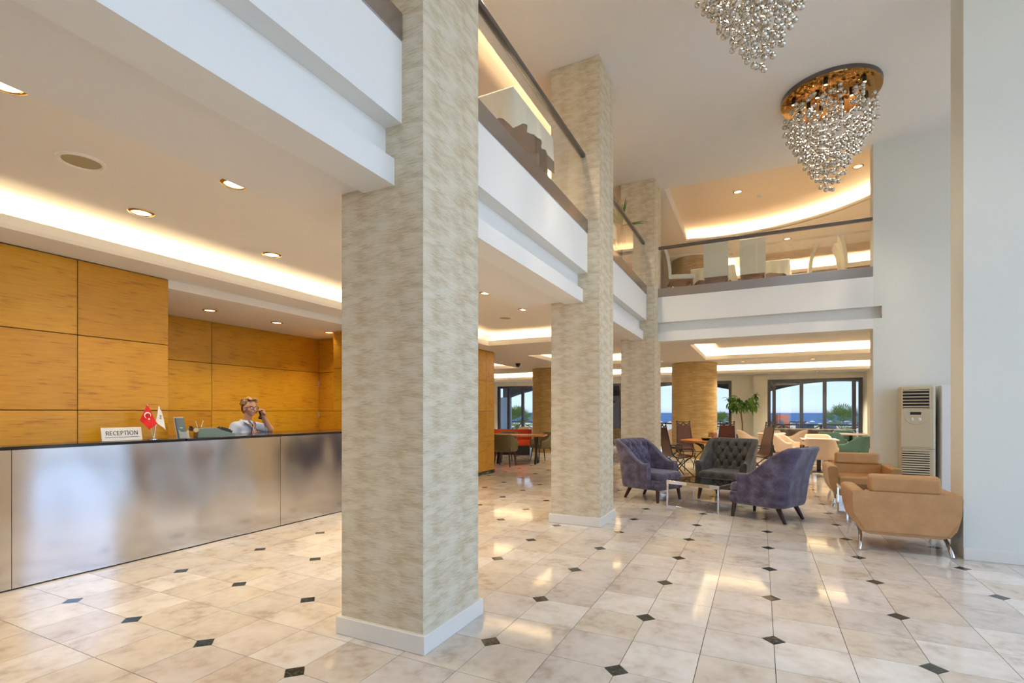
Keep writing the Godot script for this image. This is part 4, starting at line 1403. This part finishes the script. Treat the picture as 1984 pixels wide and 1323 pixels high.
func receptionist():
	var t = thing("person", "receptionist in a pale blue shirt and glasses, telephoning behind the counter", "person", V(-5.96, 0, -4.33), PI / 2)
	mat("skin", Color.WHITE, 0.55, 0.0, {"vc": 1})
	mat("hair", Color.WHITE, 0.6, 0.0, {"vc": 1})
	mat("shirt", C(196, 208, 228), 0.8)
	mat("trousers", C(40, 42, 58), 0.85)
	var skin = Color(0.66, 0.37, 0.25)
	var g = G.new()
	g.colored = true
	var hc = V(0.02, 1.405, 0.06)   # middle of the head; she faces +z
	var plain = func(_p): return skin
	# trunk, arms, legs
	var bones = [[V(0, 0.8, -0.1), V(0, 0.98, -0.07), 0.125, 0.11], [V(0, 0.98, -0.07), V(0, 1.15, -0.02), 0.115, 0.1], [V(-0.11, 1.17, -0.02), V(0.11, 1.17, -0.02), 0.06, 0.06], [V(0, 1.18, -0.01), V(0.015, 1.33, 0.035), 0.05, 0.046],
		[V(-0.14, 1.18, -0.01), V(-0.22, 0.95, -0.01), 0.048, 0.038], [V(-0.22, 0.95, -0.01), V(-0.16, 0.77, 0.12), 0.037, 0.026], [V(0.14, 1.18, -0.01), V(0.275, 1.135, 0.115), 0.048, 0.038], [V(0.275, 1.135, 0.115), V(0.145, 1.3, 0.16), 0.037, 0.025],
		[V(-0.09, 0.78, -0.1), V(-0.1, 0.44, -0.06), 0.085, 0.055], [V(-0.1, 0.44, -0.06), V(-0.1, 0.07, -0.1), 0.054, 0.036], [V(-0.1, 0.04, -0.1), V(-0.1, 0.035, 0.06), 0.036, 0.03],
		[V(0.09, 0.78, -0.1), V(0.1, 0.44, -0.06), 0.085, 0.055], [V(0.1, 0.44, -0.06), V(0.1, 0.07, -0.1), 0.054, 0.036], [V(0.1, 0.04, -0.1), V(0.1, 0.035, 0.06), 0.036, 0.03]]
	net(bones, V(-0.34, -0.02, -0.28), V(0.38, 1.4, 0.26), 0.014, 0.03, g, plain)
	# head: skull, face, jaw, nose, lips, ears
	var face = func(p):
		var q = p - hc
		if q.z > 0.055 and abs(q.x) < 0.019 and q.y < -0.047 and q.y > -0.06: return Color(0.52, 0.19, 0.16)
		if q.z > 0.05 and abs(q.x) > 0.012 and abs(q.x) < 0.05 and q.y > 0.022 and q.y < 0.03: return Color(0.16, 0.08, 0.04)
		return skin
	bones = [[hc + V(0, 0.03, -0.015), V(0.072, 0.085, 0.092)], [hc + V(0, -0.02, 0.025), V(0.053, 0.074, 0.062)], [hc + V(0, -0.074, 0.052), V(0.024, 0.02, 0.025)], [hc + V(0, 0.012, 0.086), hc + V(0, -0.022, 0.103), 0.007, 0.012],
		[hc + V(0, -0.048, 0.077), V(0.02, 0.005, 0.009)], [hc + V(0, -0.057, 0.076), V(0.018, 0.005, 0.009)], [hc + V(0.036, -0.02, 0.06), V(0.02, 0.02, 0.02)], [hc + V(-0.036, -0.02, 0.06), V(0.02, 0.02, 0.02)],
		[hc + V(-0.074, -0.005, -0.01), V(0.009, 0.03, 0.018)], [hc + V(0.074, -0.005, -0.01), V(0.009, 0.03, 0.018)], [hc + V(0, -0.06, -0.02), hc + V(0, -0.15, -0.045), 0.046, 0.047]]
	net(bones, hc + V(-0.1, -0.17, -0.13), hc + V(0.1, 0.14, 0.13), 0.0055, 0.012, g, face)
	# hands: palm, four fingers and thumb each; the left one closed round the receiver
	var hand = func(wrist, palm, across, curl, lens):
		# palm: direction of the hand, across: towards the thumb, curl: the way the fingers bend
		var hb = []
		var k0 = wrist + palm * 0.07
		for i in 4:
			var off = across * (0.027 - 0.018 * i)
			hb.append([wrist + off * 0.5, k0 + off, 0.014, 0.0105])
			var ln = [0.07, 0.076, 0.071, 0.058][i]
			var p1 = k0 + off + (palm * 0.75 + curl * 0.65).normalized() * ln * 0.42
			var p2 = p1 + (palm * (0.1 if lens else 0.7) + curl).normalized() * ln * 0.33
			var p3 = p2 + (curl * 0.7 - palm * (0.7 if lens else -0.5)).normalized() * ln * 0.25
			hb.append([k0 + off, p1, 0.0098, 0.009]); hb.append([p1, p2, 0.009, 0.0083]); hb.append([p2, p3, 0.0083, 0.0072])
		var t0 = wrist + palm * 0.018 + across * 0.022
		var t1 = t0 + (across * 0.7 + palm * 0.5 + curl * 0.5).normalized() * 0.034
		var t2 = t1 + (palm * 0.75 + curl * 0.6).normalized() * 0.03
		hb.append([t0, t1, 0.013, 0.0105]); hb.append([t1, t2, 0.0105, 0.0085])
		var lo = wrist - V(0.11, 0.11, 0.11) + palm * 0.05
		net(hb, lo, lo + V(0.22, 0.22, 0.22), 0.004, 0.007, g, plain)
	hand.call(V(0.145, 1.3, 0.16), V(-0.15, 0.95, -0.1).normalized(), V(0.1, 0.15, 0.98).normalized(), V(-0.95, -0.1, -0.1).normalized(), true)
	hand.call(V(-0.16, 0.77, 0.12), V(0.2, -0.6, 0.75).normalized(), V(0.9, 0.2, 0.0).normalized(), V(0.1, -0.8, -0.4).normalized(), false)
	obj("body", g, M.skin, t)
	for s in [-1, 1]:
		var e = G.new()
		e.sphere(hc + V(s * 0.03, 0.005, 0.068), 0.0125, 12, 8)
		var eye = obj("eye", e, M.white_plastic, t)
		e = G.new()
		e.sphere(hc + V(s * 0.03 + 0.001, 0.005, 0.0765), 0.0058, 10, 6)
		obj("iris", e, M.dark_button, eye)
	# clothes
	g = G.new()
	var sb = [[V(0, 0.8, -0.1), V(0, 0.98, -0.07), 0.142, 0.128], [V(0, 0.98, -0.07), V(0, 1.14, -0.015), 0.132, 0.118], [V(-0.1, 1.175, -0.02), V(0.1, 1.175, -0.02), 0.062, 0.062], [V(-0.14, 1.175, -0.01), V(-0.215, 0.99, -0.01), 0.058, 0.062], [V(0.14, 1.175, -0.01), V(0.235, 1.145, 0.075), 0.058, 0.057], [V(0.05, 1.06, 0.05), V(0.07, 0.05, 0.06)], [V(-0.05, 1.06, 0.05), V(0.07, 0.05, 0.06)]]
	var gap = func(p): return max(0.78 - p.y, 0.055 - Vector2(p.x - 0.005, p.z - 0.012).length() if p.y > 1.2 else -1.0)
	net(sb, V(-0.36, 0.7, -0.3), V(0.36, 1.3, 0.22), 0.012, 0.03, g, plain, gap)
	obj("shirt", g, M.shirt, t)
	g = G.new()
	for s in [-1, 1]:
		var rows = []
		for i in 7:
			var a = lerpf(0.25, PI - 0.35, i / 6.0)
			var r0 = V(s * sin(a) * 0.056, 1.262 - 0.01 * cos(a), 0.012 + cos(a) * 0.056)
			var r1 = V(s * sin(a) * 0.088, 1.222 - 0.035 * max(0.0, cos(a)), 0.014 + cos(a) * 0.1)
			rows.append([r0, r0.lerp(r1, 0.5) + V(0, 0.008, 0), r1])
		g = G.new()
		g.grid(rows)
		obj("collar", g, M.shirt, t)
	g = G.new()
	var tr = []
	for s in [-1, 1]:
		tr.append([V(s * 0.09, 0.78, -0.1), V(s * 0.1, 0.44, -0.06), 0.1, 0.075]); tr.append([V(s * 0.1, 0.44, -0.06), V(s * 0.1, 0.09, -0.1), 0.072, 0.065])
	tr.append([V(0, 0.84, -0.1), V(0, 0.78, -0.1), 0.145, 0.135])
	net(tr, V(-0.28, 0.02, -0.3), V(0.28, 0.92, 0.12), 0.016, 0.03, g, plain)
	obj("trousers", g, M.trousers, t)
	# striped neck scarf: knot and two tails
	var cols = [C(24, 22, 34), C(150, 40, 52), C(236, 228, 228), C(24, 22, 34), C(224, 160, 150), C(24, 22, 34)]
	g = G.new()
	g.colored = true
	for s in [-1, 1]:
		for i in 6:
			g.col = cols[i].srgb_to_linear()
			var w0 = 0.009 * i - 0.027
			var w1 = w0 + 0.009
			var pts = [V(s * 0.062 + 0.005, 1.235, 0.06), V(s * 0.028 + 0.01, 1.19, 0.125), V(0.012, 1.155, 0.148), V(s * 0.02 + 0.015, 1.09, 0.158), V(s * 0.032 + 0.018, 1.01, 0.15)]
			for k in 4:
				var d = V(1, 0.25 * s, 0.0)
				g.quad(pts[k] + d * w0, pts[k + 1] + d * w0, pts[k + 1] + d * w1, pts[k] + d * w1, V(0, 0.2, 1).normalized())
	obj("scarf", g, M.hair, t)
	# curly pinned-up hair
	g = G.new()
	g.colored = true
	var hr = [[hc + V(0, 0.05, -0.035), V(0.08, 0.08, 0.088)], [hc + V(0, 0.0, -0.075), V(0.064, 0.075, 0.04)], [hc + V(-0.005, 0.085, -0.085), V(0.05, 0.045, 0.045)]]
	rng.seed = 77
	for k in 90:
		var a = rng.randf() * TAU
		var el = rng.randf_range(-0.1, 1.55)
		var dd = V(cos(a) * cos(el), sin(el), sin(a) * cos(el))
		if dd.z > 0.35 and dd.y < 0.8: continue
		hr.append([hc + V(0, 0.045, -0.03) + dd * V(0.083, 0.085, 0.092) * rng.randf_range(0.96, 1.1), Vector3.ONE * rng.randf_range(0.009, 0.018)])
	for k in 22: hr.append([hc + V(0.07 + 0.012 * sin(k * 2.1), 0.115 - 0.008 * k, 0.03 + 0.012 * cos(k * 1.7)), Vector3.ONE * rng.randf_range(0.009, 0.015)])
	for k in 14: hr.append([hc + V(-0.06 + 0.009 * k, 0.112 + 0.012 * sin(k * 1.9), 0.045 + 0.014 * cos(k * 2.3)), Vector3.ONE * rng.randf_range(0.01, 0.016)])
	var hn = FastNoiseLite.new()
	hn.frequency = 18.0
	hn.seed = 4
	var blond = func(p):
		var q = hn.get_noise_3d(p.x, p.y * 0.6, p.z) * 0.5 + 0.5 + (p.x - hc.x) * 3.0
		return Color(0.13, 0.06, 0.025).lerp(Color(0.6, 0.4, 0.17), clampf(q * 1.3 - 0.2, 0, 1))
	var fr = func(p): return (p.z - hc.z - 0.05) if p.y < hc.y + 0.066 and abs(p.x - hc.x) < 0.062 else -1.0
	net(hr, hc + V(-0.13, -0.12, -0.16), hc + V(0.14, 0.18, 0.13), 0.0065, 0.008, g, blond, fr)
	obj("hair", g, M.hair, t)
	# black rimmed glasses
	g = G.new()
	for s in [-1, 1]:
		var rim = []
		for k in 17:
			var a = TAU * k / 16.0
			rim.append(hc + V(s * 0.033 + 0.025 * sign(cos(a)) * pow(abs(cos(a)), 0.6), 0.005 + 0.016 * sign(sin(a)) * pow(abs(sin(a)), 0.6), 0.094 - 0.004 * abs(cos(a))))
		g.tube(rim, 0.0028, 6, false)
		g.tube([hc + V(s * 0.058, 0.01, 0.09), hc + V(s * 0.076, 0.012, 0.03), hc + V(s * 0.08, 0.006, -0.02)], 0.0028, 6)
	g.tube([hc + V(-0.009, 0.008, 0.095), hc + V(0.009, 0.008, 0.095)], 0.0025, 6)
	obj("glasses", g, M.black, t)
	# the receiver in her left hand
	t = thing("telephone_receiver", "black telephone receiver held to the receptionist's ear, with curled cord", "telephone", t.transform * V(0.115, 1.345, 0.12), PI / 2)
	g = G.new()
	g.tube(curve([V(-0.008, 0.085, -0.085), V(0.012, 0.05, -0.04), V(0.012, -0.01, 0.0), V(-0.008, -0.055, 0.03)], 5), 0.012, 10)
	obj("handle", g, M.black, t)
	obj("mouthpiece", tb([V(-0.026, -0.055, 0.028), V(0.004, -0.064, 0.036)], [0.024, 0.018], 14), M.black, t)
	obj("earpiece", tb([V(-0.024, 0.085, -0.085), V(0.004, 0.092, -0.09)], [0.024, 0.018], 14), M.black, t)
	var cd = []
	for k in 90:
		var u = k / 89.0
		cd.append(V(0.0 + 0.05 * u + cos(k * 1.1) * 0.006, -0.065 - 0.18 * u, 0.036 + 0.03 * sin(u * 2.0) + sin(k * 1.1) * 0.006))
	obj("cord", tb(cd, 0.002, 5), M.black, t)

# ---- dining hall
func dining():
	var bc = tub_chair(M.beige_fabric, M.oak)
	var gc = tub_chair(M.green_fabric, M.oak)
	var oc = tub_chair(M.olive_fabric, M.dark_wood)
	var lc = leather_chair()
	var bl = "cream tub chair with wooden legs at a white topped dining table"
	var bgp = "cream tub chairs of the dining hall"
	for c in [[1.16, -12.45, PI - 0.25, "cream tub chair with back turned in front of the near white topped table"], [0.61, -14.3, 1.2, "cream tub chair side on, behind the purple armchair's back"], [1.3, -14.35, 0.15, "cream tub chair facing across the near white topped table"], [0.27, -17.3, PI + 0.1, "cream tub chair with back turned in front of the plant pier"], [-0.3, -16.9, PI / 2 + 0.1, "cream tub chair side on, in front of the potted tree"], [0.95, -17.5, -PI / 2, "cream tub chair facing the plant pier, next to the bench"]]:
		place(bc, "tub_chair", c[3], "chair", c[0], c[1], c[2], bgp)
	for c in [[-3.1, -13.4, -0.6], [-2.75, -16.6, -1.4], [-7.3, -16.0, -1.2], [-7.8, -16.6, -0.4]]: place(bc, "tub_chair", "cream tub chair beyond the square columns, beside a round gold column", "chair", c[0], c[1], c[2], "cream tub chairs beside the gold columns")
	for c in [[1.98, -14.15, -PI / 2 - 0.5, "green velvet tub chair side on, behind the tan armchair"], [2.25, -17.75, 0.0, "green velvet tub chair behind the far white topped table"], [2.8, -16.9, -PI / 2 - 0.2, "green velvet tub chair at the wall opening edge"], [1.8, -16.5, PI - 0.5, "green velvet tub chair with back turned at the far white topped table"]]: place(gc, "tub_chair", c[3], "chair", c[0], c[1], c[2], "green tub chairs")
	for c in [[-5.75, -11.3, PI + 0.15, "olive tub chair with back turned at the long wooden table"], [-5.35, -12.75, -0.6, "olive tub chair facing across the long wooden table"], [-6.4, -12.7, 0.2, "olive tub chair behind the long wooden table, before the red sofa"], [-4.0, -16.0, 0.9, "olive tub chair by the window between two square columns"], [-3.25, -14.2, 0.7, "olive tub chair half hidden behind the corner column"]]: place(oc, "tub_chair", c[3], "chair", c[0], c[1], c[2], "olive tub chairs")
	bc.free(); gc.free(); oc.free()
	var ctr = V(-0.92, 0, -11.52)
	for c in [[-1.55, -11.05, "leather high back chair with iron frame, back turned, near the round table"], [-1.95, -11.75, "leather high back chair with iron frame, seen side on beside the corner column"], [-1.5, -12.55, "leather high back chair in front of the round gold column"], [-0.75, -12.75, "leather high back chair across the round table beside the jar"], [-0.1, -12.0, "leather high back chair seen edge on, beside the potted tree"]]:
		place(lc, "leather_chair", c[2], "chair", c[0], c[1], facing(ctr.x - c[0], ctr.z - c[1]), "iron framed leather chairs at the round table")
	lc.free()
	var t = thing("round_table", "round wooden dining table on curved iron legs", "table", ctr)
	obj("table_top", lt([Vector2(0, 0.72), Vector2(0.6, 0.72), Vector2(0.63, 0.725), Vector2(0.635, 0.745), Vector2(0.63, 0.765), Vector2(0, 0.768)], 48), M.oak, t)
	for k in 4:
		var a = TAU * k / 4 + 0.5
		var d = V(cos(a), 0, sin(a))
		obj("leg", tb(curve([d * 0.5 + V(0, 0.715, 0), d * 0.25 + V(0, 0.6, 0), d * 0.16 + V(0, 0.35, 0), d * 0.38 + V(0, 0.0, 0)], 6), 0.014, 6), M.iron, t)
	obj("ring", tb(range(25).map(func(k): return V(cos(TAU * k / 24) * 0.2, 0.3, sin(TAU * k / 24) * 0.2)), 0.01, 6), M.iron, t)
	t = thing("fruit_bowl", "shallow dark bowl with yellow fruit on the round table", "bowl", V(-0.98, 0.768, -11.25))
	obj("bowl", lt([Vector2(0, 0.0), Vector2(0.1, 0.0), Vector2(0.13, 0.05), Vector2(0.12, 0.05), Vector2(0.09, 0.01), Vector2(0, 0.01)], 24), M.black, t)
	mat("fruit", C(206, 178, 70), 0.5)
	for k in 5:
		var g = G.new()
		g.sphere(V(cos(k * 1.2) * 0.055, 0.042, sin(k * 1.2) * 0.055), 0.028, 10, 7)
		tag(obj("lemon", g, M.fruit), "yellow fruit in the shallow dark bowl", "fruit", "yellow fruits in the bowl").position = V(-0.98, 0.768, -11.25)
	t = thing("jar", "round brown jar with gold lid on the round table", "jar", V(-0.92, 0.768, -11.82))
	obj("jar_body", lt([Vector2(0, 0), Vector2(0.085, 0), Vector2(0.095, 0.04), Vector2(0.095, 0.11), Vector2(0.08, 0.13)], 24), mat("amber", C(156, 108, 72), 0.3), t)
	obj("lid", lt([Vector2(0.088, 0.128), Vector2(0.085, 0.16), Vector2(0.05, 0.19), Vector2(0.015, 0.2), Vector2(0.012, 0.215), Vector2(0, 0.22)], 24), M.brass, t)
	for c in [[1.2, -13.35, "white marble topped dining table on a black post, near group"], [2.3, -17.0, "white marble topped dining table on a black post, by the window"], [0.3, -16.55, "white marble topped dining table on a black post, in front of the plant pier"]]:
		t = thing("dining_table", c[2], "table", V(c[0], 0, c[1]), 0, "white topped dining tables")
		obj("table_top", rb(V(0, 0.74, 0), V(0.72, 0.03, 0.72), 0.006), M.marble_top, t)
		obj("edge", rb(V(0, 0.715, 0), V(0.7, 0.025, 0.7), 0.004), M.oak, t)
		obj("post", rb(V(0, 0.36, 0), V(0.08, 0.7, 0.08), 0.005), M.black, t)
		obj("base_plate", rb(V(0, 0.01, 0), V(0.42, 0.02, 0.42), 0.004), M.black, t)
	t = thing("long_table", "long wooden dining table on crossed black legs", "table", V(-5.75, 0, -12.05), 0.25)
	obj("table_top", rb(V(0, 0.745, 0), V(1.5, 0.04, 0.8), 0.006), M.oak, t)
	for s in [-1, 1]:
		for u in [-1, 1]: obj("leg", rb(V(s * 0.5, 0.36, 0), V(0.06, 0.8, 0.05), 0.004, Basis(Vector3.RIGHT, u * 0.42)), M.black, t)
	# upholstered benches
	var bench = func(label, m, x, z, turn, w):
		var b = thing("tufted_bench", label, "bench", V(x, 0, z), turn)
		obj("seat", rb(V(0, 0.38, 0.1), V(w, 0.16, 0.55), 0.05), m, b)
		obj("plinth", rb(V(0, 0.15, 0.08), V(w - 0.06, 0.3, 0.5), 0.01), M.black, b)
		var back = obj("backrest", rb(V(0, 0.55, -0.2), V(w, 0.5, 0.14), 0.05), m, b)
		for r in 2:
			for k in int(w / 0.18):
				var g = G.new()
				g.sphere(V(-w / 2 + 0.12 + k * 0.18 + 0.09 * r, 0.5 + r * 0.14, -0.128), V(0.014, 0.014, 0.008), 8, 5)
				if absf(-w / 2 + 0.12 + k * 0.18 + 0.09 * r) < w / 2 - 0.05: obj("button", g, M.dark_button, back)
	bench.call("long dark grey tufted bench below the sea window", M.grey_velvet, 1.55, -19.35, 0.0, 2.5)
	bench.call("orange red tufted sofa behind the olive chairs", M.red_fabric, -7.2, -14.6, 0.35, 1.3)
	# tree in a black pot before the pier
	t = thing("potted_tree", "small leafy tree in a black pot before the window pier", "plant", V(-0.56, 0, -18.9))
	obj("pot", lt([Vector2(0, 0), Vector2(0.13, 0), Vector2(0.17, 0.6), Vector2(0.15, 0.6), Vector2(0.14, 0.55), Vector2(0, 0.55)], 20), M.black, t)
	obj("trunk", tb(curve([V(0, 0.55, 0), V(0.03, 0.9, 0.01), V(-0.01, 1.3, 0), V(0.0, 1.55, 0)], 5), 0.024, 8), M.bark, t)
	rng.seed = 9
	for b in 9:
		var a = b * 0.75
		var d = V(cos(a) * 0.45, 0.25 + 0.3 * fmod(b * 0.618, 1.0), sin(a) * 0.4)
		obj("branch", tb([V(0, 1.35 + 0.02 * b, 0), V(0, 1.4, 0) + d], 0.009, 5), M.bark, t)
		for k in 24:
			var p = V(0, 1.36, 0) + d * rng.randf_range(0.4, 1.05) + V(0, rng.randf_range(-0.08, 0.1), 0)
			var dir = V(rng.randf_range(-1, 1), rng.randf_range(-0.8, 0.3), rng.randf_range(-1, 1)).normalized()
			obj("leaf", blade(p, dir, rng.randf_range(0.15, 0.24), 0.095, 0.4), M.leaf, t)

# ---- outside
func out(d, px):
	# a spot on the far ground: d metres ahead, in the direction of that picture column
	var yaw = deg_to_rad(26.15)
	var r = (px - 992.0) / 978.0 * d
	return V(-sin(yaw) * d + cos(yaw) * r, 0, -cos(yaw) * d - sin(yaw) * r)
func palm(label, at, trunk, reach, n):
	var t = thing("fan_palm", label, "palm", at)
	obj("trunk", tb([V(0, 0, 0), V(0.05, trunk * 0.5, 0), V(0, trunk, 0)], [0.2, 0.15, 0.16], 10), M.bark, t)
	rng.seed = int(trunk * 100)
	for k in n:
		var a = k * 2.4
		var el = lerpf(-0.5, 1.45, (k + 0.5) / n)
		var d = V(cos(a) * cos(el), sin(el), sin(a) * cos(el))
		var tip = V(0, trunk, 0) + d * reach * 0.55
		var g = G.new()
		g.tube([V(0, trunk, 0), tip], 0.012, 4)
		var side = d.cross(Vector3.UP).normalized()
		var up = side.cross(d).normalized()
		for j in 15:
			var b = lerpf(-1.25, 1.25, j / 14.0)
			var e = (d * cos(b) + side * sin(b) + up * 0.12).normalized()
			var l = reach * 0.5 * (1.0 - 0.25 * abs(b))
			var w = e.cross(up).normalized() * 0.03
			var m = tip + e * l * 0.6
			var end = tip + e * l - V(0, 0.22 * l, 0)
			g.quad(tip - w * 0.3, tip + w * 0.3, m + w, m - w)
			g.flat(m - w, m + w, end)
		obj("leaf", g, M.palm_leaf, t)
func outside():
	struct("floor", bx(-16, 9, -0.6, -0.2, -27.2, -20.62), M.terrace, null, "terrace paving outside the windows").name = "floor_terrace"
	tag(obj("beach", bx(-900, 900, -8, -6, -324.9, -27.3), M.sand), "sandy beach below the terrace", "beach", "", "stuff")
	tag(obj("sea", bx(-5000, 5000, -9, -6.6, -5200, -325), M.sea), "deep blue sea up to the horizon", "sea", "", "stuff")
	struct("floor", bx(-40, 60, -0.5, -0.26, 5.76, 60), M.terrace, null, "forecourt paving before the entrance").name = "floor_forecourt"
	struct("floor", bx(6.76, 60, -0.5, -0.26, -40, 5.76), M.terrace, null, "forecourt paving beside the lobby").name = "floor_forecourt_side"
	# shaded arcade along the terrace
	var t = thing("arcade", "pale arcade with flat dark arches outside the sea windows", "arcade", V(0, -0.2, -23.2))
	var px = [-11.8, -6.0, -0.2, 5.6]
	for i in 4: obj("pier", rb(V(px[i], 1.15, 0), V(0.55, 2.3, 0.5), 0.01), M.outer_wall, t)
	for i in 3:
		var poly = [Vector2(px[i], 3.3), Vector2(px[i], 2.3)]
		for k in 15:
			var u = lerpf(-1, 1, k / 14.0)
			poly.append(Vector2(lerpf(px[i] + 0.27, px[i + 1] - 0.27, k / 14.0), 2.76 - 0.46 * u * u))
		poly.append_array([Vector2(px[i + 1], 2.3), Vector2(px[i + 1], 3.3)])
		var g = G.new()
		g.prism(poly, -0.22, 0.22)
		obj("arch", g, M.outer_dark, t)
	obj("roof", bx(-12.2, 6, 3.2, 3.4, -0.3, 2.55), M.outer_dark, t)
	t = thing("wall_lantern", "black wall lantern on an arcade pier", "lantern", V(-6.0, 1.75, -22.9))
	obj("bracket", tb(curve([V(0, 0.0, -0.02), V(0, 0.12, 0.1), V(0, 0.05, 0.2)], 4), 0.012, 6), M.black, t)
	obj("lantern_glass", lt([Vector2(0, -0.2), Vector2(0.06, -0.18), Vector2(0.09, -0.02), Vector2(0.0, -0.02)], 12, V(0, 0.05, 0.2)), M.white_plastic, t)
	obj("lantern_cap", lt([Vector2(0.1, -0.02), Vector2(0.06, 0.05), Vector2(0, 0.07)], 12, V(0, 0.05, 0.2)), M.black, t)
	# terrace railing with crossed braces
	t = thing("terrace_railing", "dark wooden terrace railing with crossed braces", "railing", V(0, -0.2, -26.9))
	obj("top_rail", rb(V(-3, 0.97, 0), V(22, 0.07, 0.1), 0.01), M.rail_wood, t)
	obj("bottom_rail", rb(V(-3, 0.12, 0), V(22, 0.06, 0.06), 0.01), M.rail_wood, t)
	for k in 15:
		var x = -14 + k * 1.5
		obj("post", rb(V(x, 0.47, 0), V(0.1, 0.94, 0.1), 0.01), M.rail_wood, t)
		if k < 14:
			for s in [-1, 1]: obj("brace", tb([V(x + 0.05, 0.53 - s * 0.38, 0), V(x + 1.45, 0.53 + s * 0.38, 0)], 0.025, 5), M.rail_wood, t)
	var hedge = out(24.5, 1510)
	t = thing("planter", "planter box with a bright green bush on the terrace", "planter", V(hedge.x, -0.2, hedge.z))
	obj("box", rb(V(0, 0.25, 0), V(1.2, 0.5, 0.4), 0.01), M.rail_wood, t)
	rng.seed = 21
	var g = G.new()
	for k in 260:
		var p = V(rng.randf_range(-0.55, 0.55), rng.randf_range(0.5, 0.8), rng.randf_range(-0.2, 0.2))
		var d = V(rng.randf_range(-1, 1), rng.randf_range(-0.2, 1), rng.randf_range(-1, 1)).normalized() * 0.1
		var w = d.cross(V(rng.randf(), 1, rng.randf())).normalized() * 0.04
		g.flat(p - w, p + w, p + d)
	obj("bush_foliage", g, M.palm_leaf, t).set_meta("kind", "stuff")
	for c in [[1548, 23.0, -0.4], [1618, 21.9, 0.5], [1573, 24.4, 2.6]]:
		var p = out(c[1], c[0])
		t = thing("terrace_chair", "grey slatted terrace chair near the railing", "chair", V(p.x, -0.2, p.z), c[2], "grey terrace chairs")
		obj("seat", rb(V(0, 0.45, 0), V(0.45, 0.04, 0.45), 0.006), M.outer_dark, t)
		obj("backrest", rb(V(0, 0.72, -0.22), V(0.45, 0.46, 0.03), 0.006, Basis(Vector3.RIGHT, -0.15)), M.outer_dark, t)
		for sx in [-1, 1]:
			for sz in [-1, 1]: obj("leg", rb(V(sx * 0.2, 0.22, sz * 0.2), V(0.035, 0.44, 0.035), 0.004), M.outer_dark, t)
	var q = out(23.6, 1590)
	t = thing("terrace_table", "white terrace table in front of the railing", "table", V(q.x, -0.2, q.z))
	obj("table_top", rb(V(0, 0.73, 0), V(0.8, 0.04, 0.8), 0.006), M.white_plastic, t)
	obj("post", rb(V(0, 0.36, 0), V(0.07, 0.71, 0.07), 0.005), M.white_plastic, t)
	obj("base_plate", rb(V(0, 0.015, 0), V(0.45, 0.03, 0.45), 0.005), M.white_plastic, t)
	# palms below the terrace, beach parasols, beach house
	var p = out(36, 1632)
	palm("fan palm in front of the sea, behind the railing", V(p.x, -5.99, p.z), 6.0, 2.2, 34)
	p = out(34, 1003)
	palm("fan palm seen past the olive chairs", V(p.x, -5.99, p.z), 6.3, 1.7, 34)
	p = out(44, 1398)
	palm("fan palm seen between the gold column and the pier", V(p.x, -5.99, p.z), 6.0, 1.6, 28)
	var par = Node3D.new()
	obj("pole", tb([V(0, 0, 0), V(0, 2.3, 0)], 0.05, 6), M.bark, par)
	obj("canopy", lt([Vector2(1.5, 1.85), Vector2(1.45, 1.95), Vector2(0.7, 2.35), Vector2(0.1, 2.65), Vector2(0, 2.65)], 12), M.straw, par)
	rng.seed = 31
	for k in 46:
		var pxx = 1190 + k * 11.0
		if k > 11 and k < 17: continue
		var s = out(215 + (k % 3) * 32 + rng.randf_range(-8, 8), pxx + rng.randf_range(-3, 3))
		place(par, "beach_parasol", "straw beach parasol on the sand before the sea", "parasol", s.x, s.z, 0, "straw beach parasols", -6.0)
	par.free()
	p = out(120, 1512)
	t = thing("beach_house", "small terracotta beach house with a dark door before the sea", "building", V(p.x, -6, p.z), 0.4)
	obj("wall", rb(V(0, 3.4, 0), V(2.7, 6.8, 3.0), 0.02), M.terracotta, t)
	obj("door", rb(V(-0.5, 4.8, 1.51), V(1.0, 1.4, 0.06), 0.01), M.outer_dark, t)
	obj("pergola", rb(V(3.2, 5.0, 0), V(4.4, 0.35, 2.6), 0.02), M.rail_wood, t)
	for x in [1.6, 3.2, 5.0]: obj("pergola_post", rb(V(x, 2.5, 1.0), V(0.2, 5.0, 0.2), 0.01), M.rail_wood, t)
	obj("pergola", rb(V(-3.4, 5.0, 0), V(4.0, 0.35, 2.6), 0.02), M.rail_wood, t)
	for x in [-1.8, -3.4, -5.0]: obj("pergola_post", rb(V(x, 2.5, 1.0), V(0.2, 5.0, 0.2), 0.01), M.rail_wood, t)

func _ready():
	rng.seed = 1
	stage()
	materials()
	shell()
	columns()
	balustrades()
	ceiling_things()
	chandelier(V(0.83, 5.58, -7.85), "conical glass ball chandelier on a gold mirror plate beside the wall", 101)
	chandelier(V(0.0, 5.58, -4.8), "conical glass ball chandelier hanging in the middle of the lobby", 202)
	reception()
	receptionist()
	lounge()
	gallery()
	dining()
	outside()
